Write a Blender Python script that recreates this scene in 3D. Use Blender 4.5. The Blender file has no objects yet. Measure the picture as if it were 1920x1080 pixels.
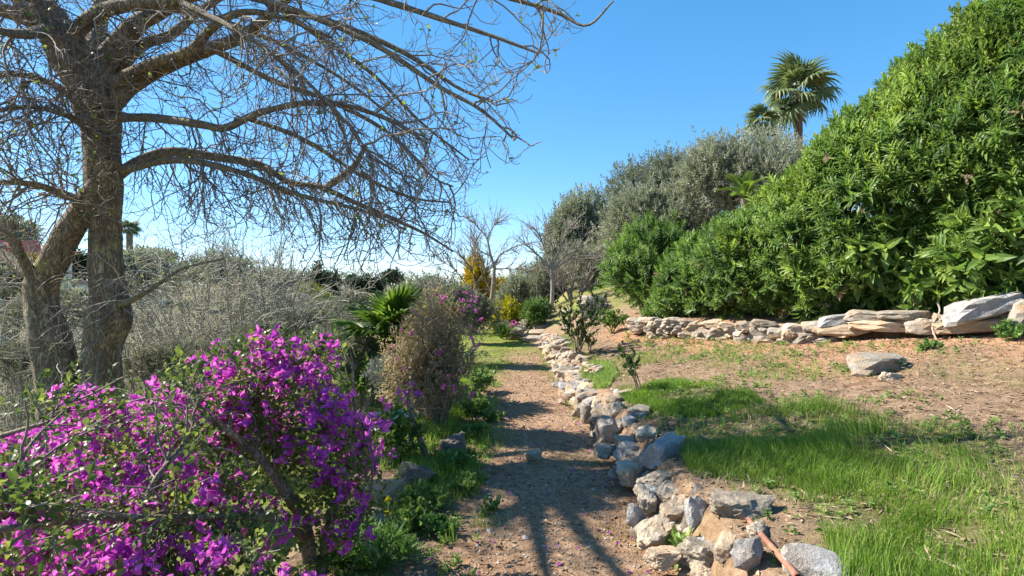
import bpy, math
import numpy as np
from mathutils import Vector, Matrix

scene = bpy.context.scene
COL = scene.collection
PI = math.pi

# ------------------------------------------------------------------ camera, sky, sun, exposure
F, CX, HY, CZ = 1067.0, 960.0, 535.0, 1.6          # focal length in photo pixels, principal column, horizon row, eye height
cam_data = bpy.data.cameras.new("camera")
cam_data.sensor_width = 36.0
cam_data.lens = 36.0 * F / 1920.0
cam_data.shift_y = -5.0 / 1920.0
cam_data.clip_start = 0.05
cam_data.clip_end = 5000.0
cam = bpy.data.objects.new("camera", cam_data)
COL.objects.link(cam)
cam.location = (0, 0, CZ)
cam.rotation_euler = (math.radians(90), 0, 0)
scene.camera = cam

SUN_EL = math.radians(40.0)
SUN_AZ = math.radians(-75.0)                        # clockwise from +Y (view direction): from the left, a little ahead
to_sun = Vector((math.sin(SUN_AZ) * math.cos(SUN_EL), math.cos(SUN_AZ) * math.cos(SUN_EL), math.sin(SUN_EL)))

world = bpy.data.worlds.new("World")
scene.world = world
world.use_nodes = True
wn = world.node_tree
for n in list(wn.nodes):
    wn.nodes.remove(n)
w_out = wn.nodes.new("ShaderNodeOutputWorld")
w_bg = wn.nodes.new("ShaderNodeBackground")
w_sky = wn.nodes.new("ShaderNodeTexSky")
w_sky.sky_type = 'NISHITA'
w_sky.sun_disc = False
w_sky.sun_elevation = SUN_EL
w_sky.sun_rotation = SUN_AZ
w_sky.altitude = 3000.0
w_sky.air_density = 1.0
w_sky.dust_density = 1.5
w_sky.ozone_density = 5.0
w_hs = wn.nodes.new("ShaderNodeHueSaturation")
w_hs.inputs["Saturation"].default_value = 1.25
w_bg.inputs["Strength"].default_value = 0.137
wn.links.new(w_sky.outputs[0], w_hs.inputs["Color"])
w_gm = wn.nodes.new("ShaderNodeGamma")
w_gm.inputs["Gamma"].default_value = 0.70           # softer step from zenith to horizon
wn.links.new(w_hs.outputs[0], w_gm.inputs["Color"])
wn.links.new(w_gm.outputs[0], w_bg.inputs["Color"])
wn.links.new(w_bg.outputs[0], w_out.inputs["Surface"])

sun_data = bpy.data.lights.new("sun", 'SUN')
sun_data.energy = 4.3
sun_data.angle = math.radians(0.53)
sun_data.color = (1.0, 0.94, 0.85)
sun = bpy.data.objects.new("sun", sun_data)
COL.objects.link(sun)
sun.location = (-30, 10, 30)
sun.rotation_euler = to_sun.to_track_quat('Z', 'Y').to_euler()

scene.render.engine = 'CYCLES'
scene.view_settings.view_transform = 'Standard'
scene.view_settings.look = 'None'
scene.view_settings.exposure = 1.64
scene.view_settings.gamma = 1.0
scene.cycles.max_bounces = 7
scene.cycles.diffuse_bounces = 4
scene.cycles.transmission_bounces = 4
scene.cycles.transparent_max_bounces = 4
scene.cycles.use_denoising = True

# ------------------------------------------------------------------ small maths
R = np.random.default_rng(7)


def A(*v):
    return np.array(v, dtype=np.float64)


def nrm(v):
    v = np.asarray(v, dtype=np.float64)
    return v / np.maximum(np.linalg.norm(v, axis=-1, keepdims=True), 1e-9)


def sst(a, b, x):
    t = np.clip((np.asarray(x, dtype=np.float64) - a) / (b - a), 0, 1)
    return t * t * (3 - 2 * t)


def _hash(i, j, k, s):
    n = (i * 374761393 + j * 668265263 + k * 2147483647 + s * 1274126177) & 0xffffffff
    n = ((n ^ (n >> 13)) * 1274126177) & 0xffffffff
    n = ((n ^ (n >> 16)) * 2246822519) & 0xffffffff
    return ((n ^ (n >> 15)) & 0xffffff) / float(0xffffff)


def vnoise(p, seed=0):
    """smooth value noise in -1..1 for points (N,3)"""
    p = np.asarray(p, dtype=np.float64)
    q = np.floor(p)
    f = p - q
    f = f * f * (3 - 2 * f)
    i, j, k = (q[:, c].astype(np.int64) for c in range(3))
    out = 0
    for a in (0, 1):
        wa = f[:, 0] if a else 1 - f[:, 0]
        for b in (0, 1):
            wb = f[:, 1] if b else 1 - f[:, 1]
            for c in (0, 1):
                wc = f[:, 2] if c else 1 - f[:, 2]
                out = out + wa * wb * wc * _hash(i + a, j + b, k + c, seed)
    return out * 2 - 1


def fbm(p, seed=0, octaves=4):
    p = np.asarray(p, dtype=np.float64)
    out, amp, tot = 0, 1.0, 0
    for o in range(octaves):
        out = out + amp * vnoise(p * 2 ** o + 17.3 * o, seed + o)
        tot += amp
        amp *= 0.5
    return out / tot


def n2(x, y, s, seed=0, octaves=3):
    x = np.asarray(x, dtype=np.float64)
    sh = x.shape
    p = np.stack([x.ravel() * s, np.asarray(y, dtype=np.float64).ravel() * s, np.full(x.size, 0.37)], 1)
    return fbm(p, seed, octaves).reshape(sh)


def at(px, py, Y):
    return A((px - CX) / F * Y, Y, CZ - (py - HY) / F * Y)


def proj(P):
    P = np.asarray(P)
    return P[..., 0] / P[..., 1] * F + CX, HY - (P[..., 2] - CZ) / P[..., 1] * F


# ------------------------------------------------------------------ terrain height
def wall_line(y):
    t = (11.0 - np.asarray(y, dtype=np.float64)) / 4.5
    return np.clip(2.4 + 3.6 * t, 2.4, 12.0)


def hgt(x, y, fine=True):
    x = np.asarray(x, dtype=np.float64)
    y = np.asarray(y, dtype=np.float64)
    xb = np.interp(y, [0, 8, 15, 16.5, 20, 26], [1.0, 1.0, 0.9, 0.42, 0.95, 1.4])
    ramp = np.clip((y - 15.8) / 4.2, 0, 1) * 0.62
    xw = wall_line(y)
    zw = np.where(y < 11, np.interp(xw, [2.4, 4.34, 5.72, 9, 12], [.66, .74, .98, 1.3, 1.5]), 0.66 + (y - 11) * 0.05)
    zw = np.minimum(zw, 1.6)
    b0 = 0.30 * sst(17, 13, y) + ramp * sst(13, 17, y)
    f = np.clip((x - xb - .2) / np.maximum(xw - xb - .2, .5), 0, 1)
    hr = b0 + f * (zw - b0)
    d = np.maximum(x - xw, 0)
    hr = hr + 0.24 * sst(0.12, .40, d) * sst(11.9, 10.6, y)
    far = np.maximum(d - .4, 0)
    hr = hr + 7.0 * (1 - np.exp(-far * 0.3 / 7.0))
    x0 = np.interp(y, [0, 6, 12, 18, 30], [-1.25, -1.25, -1.7, -3.2, -6])
    hl = -0.75 * sst(0.0, 0.7, x0 - x)
    hl = hl - np.clip((x0 - x - 2) * 0.05, 0, 0.9)
    hl = hl + 3.2 * sst(18, 60, y) * sst(-12, -32, x)
    h = hl + (hr - hl) * sst(-0.07, 0.17, x - xb)
    h = h + 0.035 * n2(x, y, 0.9, 3, 2)
    if fine:
        h = h + 0.016 * n2(x, y, 4.0, 5, 3) + 0.007 * n2(x, y, 16.0, 9, 2)
    return h


def gz(x, y):
    return float(hgt(A(x), A(y))[0])


def gnd(px, py, y0=1.5, y1=120.0):
    """where the line of sight through a photo pixel meets the ground"""
    Y = np.exp(np.linspace(math.log(y0), math.log(y1), 1500))
    X = (px - CX) / F * Y
    Z = CZ - (py - HY) / F * Y
    g = hgt(X, Y)
    w = np.nonzero(Z < g)[0]
    k = w[0] if len(w) else len(Y) - 1
    return A(X[k], Y[k], g[k])


# ------------------------------------------------------------------ objects
def tag(o, label=None, cat=None, group=None, kind=None):
    for k, v in (("label", label), ("category", cat), ("group", group), ("kind", kind)):
        if v:
            o[k] = v
    return o


def thing(name, label, cat, loc=(0, 0, 0), group=None):
    o = bpy.data.objects.new(name, None)
    o.empty_display_size = 0.1
    COL.objects.link(o)
    o.location = [float(c) for c in loc]
    return tag(o, label, cat, group)


def mesh(name, V, faces, tint=None, smooth=False, extra=None):
    """faces: (N,3)/(N,4) index array or a list of them"""
    V = np.ascontiguousarray(V, dtype=np.float32)
    fl = faces if isinstance(faces, list) else [faces]
    fl = [np.asarray(f, dtype=np.int32) for f in fl if len(f)]
    me = bpy.data.meshes.new(name)
    me.vertices.add(len(V))
    me.vertices.foreach_set("co", V.ravel())
    nl = sum(f.size for f in fl)
    npoly = sum(len(f) for f in fl)
    me.loops.add(nl)
    me.loops.foreach_set("vertex_index", np.concatenate([f.ravel() for f in fl]))
    me.polygons.add(npoly)
    st, c = [], 0
    for f in fl:
        st.append(c + np.arange(len(f)) * f.shape[1])
        c += f.size
    me.polygons.foreach_set("loop_start", np.concatenate(st).astype(np.int32))
    me.polygons.foreach_set("use_smooth", np.full(npoly, smooth))
    if tint is not None:
        at_ = me.attributes.new("tint", 'FLOAT', 'POINT')
        at_.data.foreach_set("value", np.ascontiguousarray(tint, dtype=np.float32))
    for k, v in (extra or {}).items():
        at_ = me.attributes.new(k, 'FLOAT', 'POINT')
        at_.data.foreach_set("value", np.ascontiguousarray(v, dtype=np.float32))
    me.update(calc_edges=True)
    return me


def link(name, me, mat, parent=None, kind=None):
    o = bpy.data.objects.new(name, me)
    COL.objects.link(o)
    if mat is not None and not me.materials:
        me.materials.append(mat)
    if parent is not None:
        o.parent = parent
    if kind:
        o["kind"] = kind
    return o


def part(name, V, faces, mat, parent=None, tint=None, smooth=False, kind=None, extra=None):
    """world-space geometry as a part of `parent` (or as a top-level mesh)"""
    if parent is not None:
        p = parent
        off = np.zeros(3)
        while p is not None:
            off += np.array(p.location)
            p = p.parent
        V = np.asarray(V) - off
    return link(name, mesh(name, V, faces, tint, smooth, extra), mat, parent, kind)


class Geo:
    """collects vertices/faces/tints"""
    def __init__(s):
        s.v, s.q, s.t, s.c, s.n = [], [], [], [], 0

    def add(s, V, faces, tint=None):
        fl = faces if isinstance(faces, list) else [faces]
        for f in fl:
            f = np.asarray(f)
            if len(f):
                (s.q if f.shape[1] == 4 else s.t).append(f + s.n)
        V = np.asarray(V)
        s.v.append(V)
        s.c.append(np.broadcast_to(0.5 if tint is None else tint, (len(V),)).astype(np.float32))
        s.n += len(V)
        return s

    def get(s):
        fl = []
        if s.q:
            fl.append(np.concatenate(s.q))
        if s.t:
            fl.append(np.concatenate(s.t))
        return np.concatenate(s.v), fl, np.concatenate(s.c)

    def part(s, name, mat, parent=None, smooth=False, kind=None):
        if not s.n:
            return None
        V, fl, c = s.get()
        return part(name, V, fl, mat, parent, c, smooth, kind)


# ------------------------------------------------------------------ tubes and growth
def tubes(P, rad, sides=4, seed=0):
    """P (M,K,3), rad (M,K) -> V, quads"""
    P = np.asarray(P, dtype=np.float64)
    M, K, _ = P.shape
    T = np.empty_like(P)
    T[:, 1:-1] = P[:, 2:] - P[:, :-2]
    T[:, 0] = P[:, 1] - P[:, 0]
    T[:, -1] = P[:, -1] - P[:, -2]
    T = nrm(T)
    ov = nrm(P[:, -1] - P[:, 0] + 1e-6)
    ref = np.where(np.abs(ov[:, 2:3]) < 0.75, A(0, 0, 1)[None], A(1, 0.2, 0)[None])
    ref = nrm(ref - ov * (ref * ov).sum(1, keepdims=True))
    u = nrm(ref[:, None] - T * (ref[:, None] * T).sum(2, keepdims=True))
    w = np.cross(T, u)
    a = np.arange(sides) * 2 * PI / sides
    V = P[:, :, None] + rad[:, :, None, None] * (np.cos(a)[None, None, :, None] * u[:, :, None] + np.sin(a)[None, None, :, None] * w[:, :, None])
    base = (np.arange(M) * K * sides)[:, None, None] + (np.arange(K - 1) * sides)[None, :, None]
    s = np.arange(sides)[None, None, :]
    s1 = (s + 1) % sides
    q = np.stack([base + s, base + s1, base + sides + s1, base + sides + s], -1).reshape(-1, 4)
    return V.reshape(-1, 3), q


def grow(p0, d0, L, K, pull=(0, 0, 0), pull2=None, wob=0.15, turn=0.65):
    """polylines (M,K,3); `pull` bends the first part, `pull2` the tip"""
    M = len(p0)
    P = np.empty((M, K, 3))
    P[:, 0] = p0
    d = nrm(d0)
    step = (np.broadcast_to(L, (M,)) / (K - 1))[:, None]
    pull = np.asarray(pull, dtype=np.float64)
    pull2 = pull if pull2 is None else np.asarray(pull2, dtype=np.float64)
    for k in range(1, K):
        g = pull if k / (K - 1) < turn else pull2
        d = nrm(d + g + R.normal(size=(M, 3)) * wob)
        P[:, k] = P[:, k - 1] + d * step
    return P


def spawn(P, n, t0=0.2, t1=1.0, ang=(0.4, 1.1), w=None):
    M, K, _ = P.shape
    if w is None:
        w = np.linalg.norm(np.diff(P, axis=1), axis=2).sum(1)
    w = np.asarray(w, dtype=np.float64)
    i = R.choice(M, n, p=w / w.sum())
    t = R.uniform(t0, t1, n) * (K - 1)
    k = np.minimum(t.astype(int), K - 2)
    f = (t - k)[:, None]
    a, b = P[i, k], P[i, k + 1]
    tan = nrm(b - a)
    r = R.normal(size=(n, 3))
    perp = nrm(r - tan * (r * tan).sum(1, keepdims=True))
    an = R.uniform(ang[0], ang[1], n)[:, None]
    return a + (b - a) * f, nrm(tan * np.cos(an) + perp * np.sin(an)), i, t / (K - 1)


def taper(r0, r1, K, M=1, pw=1.0):
    t = np.linspace(0, 1, K) ** pw
    r0 = np.broadcast_to(r0, (M,))[:, None]
    r1 = np.broadcast_to(r1, (M,))[:, None]
    return r0 + (r1 - r0) * t[None]


def spline(pts, K):
    """Catmull-Rom through rows of pts (any columns), resampled to K rows"""
    p = np.asarray(pts, dtype=np.float64)
    e = np.vstack([2 * p[0] - p[1], p, 2 * p[-1] - p[-2]])
    out = []
    for t in np.linspace(0, len(p) - 1 - 1e-6, K):
        i = int(t)
        f = t - i
        a, b, c, d = e[i], e[i + 1], e[i + 2], e[i + 3]
        out.append(0.5 * (2 * b + (c - a) * f + (2 * a - 5 * b + 4 * c - d) * f * f + (3 * b - a - 3 * c + d) * f ** 3))
    return np.array(out)


# ------------------------------------------------------------------ leaf templates (axis +Y, normal +Z, unit length)
def leaf2(w=0.25, fold=0.12):
    return A([0, 0, 0], [-w, .45, fold], [w, .45, fold], [0, 1, 0]), np.array([[0, 2, 3], [0, 3, 1]])


def leaf6(w=0.13, arch=0.12, fold=0.05):
    v = A([0, 0, 0], [-w, .35, fold + arch * .8], [0, .35, arch * .8], [w, .35, fold + arch * .8],
          [-w * .8, .7, fold + arch * .6], [0, .7, arch * .6], [w * .8, .7, fold + arch * .6], [0, 1, -arch * .6])
    t = np.array([[0, 2, 1], [0, 3, 2], [4, 5, 7], [5, 6, 7]])
    q = np.array([[1, 2, 5, 4], [2, 3, 6, 5]])
    return v, [q, t]


def frames(d, n=None):
    d = nrm(d)
    if n is None:
        n = R.normal(size=d.shape)
    n = n - d * (n * d).sum(1, keepdims=True)
    bad = np.linalg.norm(n, axis=1) < 1e-4
    n[bad] = R.normal(size=(int(bad.sum()), 3))
    n = nrm(n - d * (n * d).sum(1, keepdims=True))
    x = np.cross(d, n)
    return np.stack([x, d, n], 2)               # columns: local x, y, z


def scatter(tv, tf, pos, d, n=None, s=1.0, tint=None, ttint=None):
    """copies of a template merged: V, face list, tint"""
    M, k = len(pos), len(tv)
    Rm = frames(d, n)
    s = np.broadcast_to(s, (M,))
    V = np.einsum('mij,kj->mki', Rm, tv) * s[:, None, None] + np.asarray(pos)[:, None]
    fl = tf if isinstance(tf, list) else [tf]
    off = (np.arange(M) * k)[:, None, None]
    F_ = [(f[None] + off).reshape(-1, f.shape[1]) for f in fl]
    if tint is None:
        tint = R.random(M)
    c = np.repeat(np.broadcast_to(tint, (M,)), k).astype(np.float32)
    if ttint is not None:
        c = np.clip(c + np.tile(ttint, M), 0, 1)
    return V.reshape(-1, 3), F_, c


def spray_template(n=7, l=0.25, w=0.16, spread=(0.4, 1.0), stem=True, leaf=None, droop=0.0):
    """a short twig set with leaves, unit length along +Y"""
    g = Geo()
    lv, lf = leaf or leaf2(w, 0.1)
    y = np.linspace(.15, 1.0, n)
    az = np.arange(n) * 2.4 + R.random() * 6
    an = np.linspace(spread[1], spread[0], n)
    d = np.stack([np.sin(an) * np.cos(az), np.cos(an), np.sin(an) * np.sin(az) - droop], 1)
    p = np.stack([0 * y, y * .75, 0 * y], 1)
    V, f, c = scatter(lv, lf, p, d, np.tile(A(0, .3, 1), (n, 1)) + R.normal(size=(n, 3)) * .3, l * R.uniform(.75, 1.15, n), R.random(n) * .3)
    g.add(V, f, c)
    if stem:
        Vs, q = tubes(A([[0, 0, 0], [0, .75, 0]]), np.array([[.008, .004]]), 3)
        g.add(Vs, q, 0.0)
    return g.get()


# ------------------------------------------------------------------ materials
def nodes_of(name):
    m = bpy.data.materials.new(name)
    m.use_nodes = True
    nt = m.node_tree
    for n in list(nt.nodes):
        nt.nodes.remove(n)
    out = nt.nodes.new("ShaderNodeOutputMaterial")
    return m, nt, out


def N(nt, typ, ins=None, **props):
    n = nt.nodes.new(typ)
    for k, v in props.items():
        setattr(n, k, v)
    for k, v in (ins or {}).items():
        if isinstance(v, bpy.types.NodeSocket):
            nt.links.new(v, n.inputs[k])
        else:
            n.inputs[k].default_value = v
    return n


def rgb(c):
    return (c[0], c[1], c[2], 1.0)


def ramp(nt, fac, stops):
    r = nt.nodes.new("ShaderNodeValToRGB")
    el = r.color_ramp.elements
    while len(el) < len(stops):
        el.new(0.5)
    for e, (p, c) in zip(el, stops):
        e.position = p
        e.color = rgb(c)
    nt.links.new(fac, r.inputs[0])
    return r.outputs[0]


def mixc(nt, fac, a, b, mode='MIX'):
    n = nt.nodes.new("ShaderNodeMix")
    n.data_type = 'RGBA'
    n.blend_type = mode
    for sock, v in ((n.inputs[0], fac), (n.inputs[6], a), (n.inputs[7], b)):
        if isinstance(v, bpy.types.NodeSocket):
            nt.links.new(v, sock)
        else:
            sock.default_value = v if not isinstance(v, tuple) or len(v) == 4 else rgb(v)
    return n.outputs[2]


def math_(nt, op, a, b=0.0, clamp=False):
    n = nt.nodes.new("ShaderNodeMath")
    n.operation = op
    n.use_clamp = clamp
    for i, v in enumerate((a, b)):
        if isinstance(v, bpy.types.NodeSocket):
            nt.links.new(v, n.inputs[i])
        else:
            n.inputs[i].default_value = v
    return n.outputs[0]


def noise(nt, vec, scale, detail=4.0, rough=0.55, dist=0.0):
    n = N(nt, "ShaderNodeTexNoise", {"Scale": scale, "Detail": detail, "Roughness": rough, "Distortion": dist})
    if vec is not None:
        nt.links.new(vec, n.inputs["Vector"])
    return n.outputs[0]


def leafmat(name, c0, c1, c2, rough=0.5, trans=0.35, spec=0.35, tcol=1.25):
    m, nt, out = nodes_of(name)
    a = N(nt, "ShaderNodeAttribute", attribute_name="tint")
    oi = N(nt, "ShaderNodeObjectInfo")
    f = math_(nt, 'MULTIPLY_ADD', oi.outputs["Random"], 0.44)
    f.node.inputs[2].default_value = -0.22
    f = math_(nt, 'ADD', f, a.outputs["Fac"], True)
    col = ramp(nt, f, [(0, c0), (.5, c1), (1, c2)])
    b = N(nt, "ShaderNodeBsdfPrincipled", {"Base Color": col, "Roughness": rough, "Specular IOR Level": spec})
    t = N(nt, "ShaderNodeBsdfTranslucent", {"Color": mixc(nt, 1.0, col, (tcol, tcol * 1.05, tcol * .7), 'MULTIPLY')})
    mx = N(nt, "ShaderNodeMixShader", {0: trans})
    nt.links.new(b.outputs[0], mx.inputs[1])
    nt.links.new(t.outputs[0], mx.inputs[2])
    nt.links.new(mx.outputs[0], out.inputs[0])
    return m


def barkmat(name, c0, c1, c2, scale=9.0, bump=0.6, lichen=None, stretch=0.35, rough=0.9):
    m, nt, out = nodes_of(name)
    tc = N(nt, "ShaderNodeTexCoord")
    mp = N(nt, "ShaderNodeMapping", {"Vector": tc.outputs["Object"], "Scale": (1, 1, stretch)})
    v = mp.outputs[0]
    a = noise(nt, v, scale, 6, .65, .4)
    b = noise(nt, v, scale * 5, 4, .6, .2)
    rd = noise(nt, v, scale * 2.6, 3, .6, 1.6)
    crack = math_(nt, 'MULTIPLY', math_(nt, 'ABSOLUTE', math_(nt, 'SUBTRACT', rd, .5)), 11.0, True)
    crack = math_(nt, 'MULTIPLY_ADD', crack, .7)
    crack.node.inputs[2].default_value = .3
    f = math_(nt, 'ADD', math_(nt, 'MULTIPLY', a, .75), math_(nt, 'MULTIPLY', b, .3))
    col = ramp(nt, f, [(.3, c0), (.5, c1), (.72, c2)])
    col = mixc(nt, math_(nt, 'SUBTRACT', 1.0, crack, True), col, tuple(x * .45 for x in c0))
    if lichen:
        li = noise(nt, tc.outputs["Object"], scale * .45, 5, .7)
        lf = math_(nt, 'MULTIPLY', math_(nt, 'SUBTRACT', li, .56), 7.0, True)
        col = mixc(nt, math_(nt, 'MULTIPLY', lf, .7), col, rgb(lichen))
    hgt_ = math_(nt, 'ADD', math_(nt, 'MULTIPLY', crack, .6), b)
    bp = N(nt, "ShaderNodeBump", {"Strength": bump, "Distance": 0.02, "Height": hgt_})
    N(nt, "ShaderNodeBsdfPrincipled", {"Base Color": col, "Roughness": rough, "Specular IOR Level": .2, "Normal": bp.outputs[0]})
    nt.links.new(nt.nodes[-1].outputs[0], out.inputs[0])
    return m


def plainmat(name, c0, c1=None, scale=20.0, rough=0.8, bump=0.2, tint=False):
    """two tones broken up by noise, or run along the tint attribute"""
    m, nt, out = nodes_of(name)
    c1 = c1 or tuple(x * 1.4 for x in c0)
    tc = N(nt, "ShaderNodeTexCoord")
    f = noise(nt, tc.outputs["Object"], scale, 5, .6)
    if tint:
        a = N(nt, "ShaderNodeAttribute", attribute_name="tint")
        f2 = math_(nt, 'ADD', math_(nt, 'MULTIPLY', a.outputs["Fac"], .7), math_(nt, 'MULTIPLY', f, .4), True)
        col = ramp(nt, f2, [(.05, c0), (.95, c1)])
    else:
        col = ramp(nt, f, [(.32, c0), (.68, c1)])
    bp = N(nt, "ShaderNodeBump", {"Strength": bump, "Distance": 0.01, "Height": f})
    b = N(nt, "ShaderNodeBsdfPrincipled", {"Base Color": col, "Roughness": rough, "Specular IOR Level": .25, "Normal": bp.outputs[0]})
    nt.links.new(b.outputs[0], out.inputs[0])
    return m


def rockmat(name, c0, c1, c2, stain=(.36, .22, .11), stain_amt=.5, scale=6.0, bump=.7, pits=False):
    m, nt, out = nodes_of(name)
    tc = N(nt, "ShaderNodeTexCoord")
    oi = N(nt, "ShaderNodeObjectInfo")
    geo = N(nt, "ShaderNodeNewGeometry")
    rv = N(nt, "ShaderNodeCombineXYZ", {0: math_(nt, 'MULTIPLY', oi.outputs["Random"], 9.0), 1: math_(nt, 'MULTIPLY', oi.outputs["Random"], 23.0), 2: 0.0})
    off = N(nt, "ShaderNodeVectorMath", {0: geo.outputs["Position"], 1: rv.outputs[0]}, operation='ADD')
    v = off.outputs[0]
    scale = scale * 2.2
    a = noise(nt, v, scale, 7, .62, .6)
    b = noise(nt, v, scale * 7, 5, .65)
    f = math_(nt, 'ADD', math_(nt, 'MULTIPLY', a, .75), math_(nt, 'MULTIPLY', b, .5))
    f = math_(nt, 'SUBTRACT', f, .05)
    f = math_(nt, 'ADD', f, math_(nt, 'MULTIPLY', math_(nt, 'SUBTRACT', oi.outputs["Random"], .5), .3))
    col = ramp(nt, f, [(.42, c0), (.62, c1), (.85, c2)])
    s = noise(nt, v, scale * .55, 4, .6)
    sf = math_(nt, 'MULTIPLY', math_(nt, 'SUBTRACT', math_(nt, 'ADD', s, math_(nt, 'MULTIPLY', oi.outputs["Random"], .16)), .53), 5.0, True)
    col = mixc(nt, math_(nt, 'MULTIPLY', sf, stain_amt), col, rgb(stain))
    spk = noise(nt, v, scale * 11, 3, .7)
    col = mixc(nt, math_(nt, 'MULTIPLY', math_(nt, 'MULTIPLY', math_(nt, 'SUBTRACT', spk, .58), 9.0, True), .65), col, (.13, .115, .09))
    hh = math_(nt, 'ADD', math_(nt, 'MULTIPLY', a, .6), b)
    if pits:
        dk = noise(nt, v, scale * 2.2, 6, .75)
        col = mixc(nt, math_(nt, 'MULTIPLY', math_(nt, 'SUBTRACT', dk, .56), 4.0, True), col, (.16, .14, .115))
    hh = math_(nt, 'ADD', hh, math_(nt, 'MULTIPLY', noise(nt, v, scale * 16, 4, .7), .5))
    bp = N(nt, "ShaderNodeBump", {"Strength": bump, "Distance": 0.022, "Height": hh})
    bs = N(nt, "ShaderNodeBsdfPrincipled", {"Base Color": col, "Roughness": .88, "Specular IOR Level": .25, "Normal": bp.outputs[0]})
    nt.links.new(bs.outputs[0], out.inputs[0])
    return m


MAT = {}
MAT['bark'] = barkmat("bark", (.11, .08, .052), (.285, .22, .148), (.52, .42, .295), 10, 1.0, (.42, .39, .13), .3)
MAT['limb'] = barkmat("limb_bark", (.15, .118, .085), (.30, .245, .175), (.47, .40, .30), 14, .8, (.36, .34, .14), .6)
MAT['twig'] = plainmat("twig_bark", (.105, .085, .072), (.30, .255, .205), 6, .85, 0, True)
MAT['palebark'] = barkmat("pale_bark", (.20, .17, .13), (.34, .29, .23), (.50, .45, .37), 18, .5, None, .6)
MAT['paletwig'] = plainmat("pale_twig", (.17, .145, .115), (.36, .31, .25), 6, .85, 0, True)
MAT['scrubtwig'] = plainmat("scrub_twig", (.18, .165, .12), (.43, .40, .31), 3, .9, 0, True)
MAT['greyscrub'] = leafmat("grey_scrub_leaf", (.15, .15, .115), (.26, .26, .21), (.40, .40, .33), .7, .25, .15)
MAT['olive'] = leafmat("olive_leaf", (.15, .165, .11), (.26, .275, .20), (.42, .43, .345), .55, .25, .3)
MAT['olivedark'] = leafmat("olive_leaf_dark", (.115, .13, .09), (.20, .215, .155), (.32, .335, .255), .55, .25, .3)
MAT['oleander'] = leafmat("oleander_leaf", (.055, .105, .025), (.135, .225, .048), (.31, .40, .09), .45, .42, .32)
MAT['lime'] = leafmat("lime_leaf", (.10, .15, .028), (.19, .26, .045), (.33, .38, .08), .45, .45, .3)
MAT['bleaf'] = leafmat("bougainvillea_leaf", (.045, .075, .022), (.10, .145, .038), (.25, .28, .07), .42, .42, .3)
MAT['bract'] = leafmat("bougainvillea_bract", (.30, .034, .40), (.55, .07, .58), (.74, .23, .73), .55, .48, .12, 1.15)
MAT['bractpink'] = leafmat("bougainvillea_bract_pink", (.48, .06, .38), (.66, .12, .54), (.74, .25, .62), .55, .45, .15, 1.05)
MAT['brownleaf'] = leafmat("brown_olive_leaf", (.19, .155, .085), (.34, .27, .165), (.52, .38, .28), .6, .38, .2)
MAT['grass'] = leafmat("grass_blade", (.07, .14, .016), (.145, .25, .03), (.31, .38, .09), .55, .45, .2)
MAT['drygrass'] = plainmat("dry_straw", (.13, .082, .05), (.42, .33, .22), 4, .85, 0, True)
MAT['fern'] = leafmat("feathery_leaf", (.065, .14, .035), (.125, .225, .06), (.21, .33, .09), .55, .42, .2)
MAT['herb'] = leafmat("herb_leaf", (.08, .14, .038), (.16, .25, .06), (.29, .37, .11), .5, .42, .2)
MAT['roseleaf'] = leafmat("rose_leaf", (.025, .05, .018), (.055, .095, .03), (.12, .16, .05), .4, .3, .4)
MAT['palm'] = leafmat("palm_leaf", (.065, .09, .032), (.14, .18, .07), (.27, .30, .15), .5, .3, .35)
MAT['fanpalm'] = leafmat("fan_palm_leaf", (.04, .085, .012), (.095, .165, .022), (.22, .29, .05), .45, .4, .35)
MAT['yellow'] = leafmat("yellow_bloom", (.20, .20, .02), (.42, .36, .02), (.62, .52, .04), .6, .35, .1)
MAT['yellowtree'] = leafmat("mustard_foliage", (.18, .13, .015), (.38, .27, .02), (.56, .42, .05), .6, .35, .1)
MAT['rust'] = leafmat("russet_foliage", (.055, .035, .018), (.12, .075, .035), (.20, .13, .06), .7, .25, .1)
MAT['pine'] = leafmat("pine_foliage", (.015, .032, .014), (.03, .055, .024), (.065, .095, .045), .6, .15, .2)
MAT['white'] = leafmat("white_petal", (.60, .60, .62), (.74, .74, .76), (.85, .85, .85), .6, .3, .2)
MAT['lavender'] = leafmat("lavender_leaf", (.14, .15, .14), (.24, .25, .26), (.36, .35, .42), .7, .2, .2)
MAT['slab'] = rockmat("pale_slab", (.20, .17, .13), (.38, .335, .275), (.56, .515, .445), (.38, .24, .13), .7, 5, .8)
MAT['greyslab'] = rockmat("grey_slab", (.19, .185, .18), (.36, .355, .345), (.52, .51, .495), (.34, .25, .17), .5, 5, .7)
MAT['ochre'] = rockmat("ochre_stone", (.30, .22, .145), (.46, .36, .25), (.60, .50, .38), (.44, .27, .14), .5, 6, .7)
MAT['tufa'] = rockmat("pitted_stone", (.21, .175, .13), (.39, .33, .25), (.54, .47, .37), (.42, .28, .16), .55, 4, .6, True)
MAT['pipe'] = plainmat("rusty_pipe", (.16, .07, .045), (.36, .17, .11), 14, .75, .5)
MAT['darktufa'] = rockmat("dark_weathered_stone", (.11, .095, .075), (.22, .19, .145), (.36, .31, .24), (.27, .18, .10), .5, 4, .7, True)

# ------------------------------------------------------------------ ground
def axis(lo, hi, step, end_lo, end_hi, grow_=1.16):
    c = list(np.arange(lo, hi, step))
    s, v = step, lo
    left = []
    while v > end_lo:
        s *= grow_
        v -= s
        left.append(v)
    s, v = step, c[-1]
    right = []
    while v < end_hi:
        s *= grow_
        v += s
        right.append(v)
    return np.array(left[::-1] + c + right)


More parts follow.
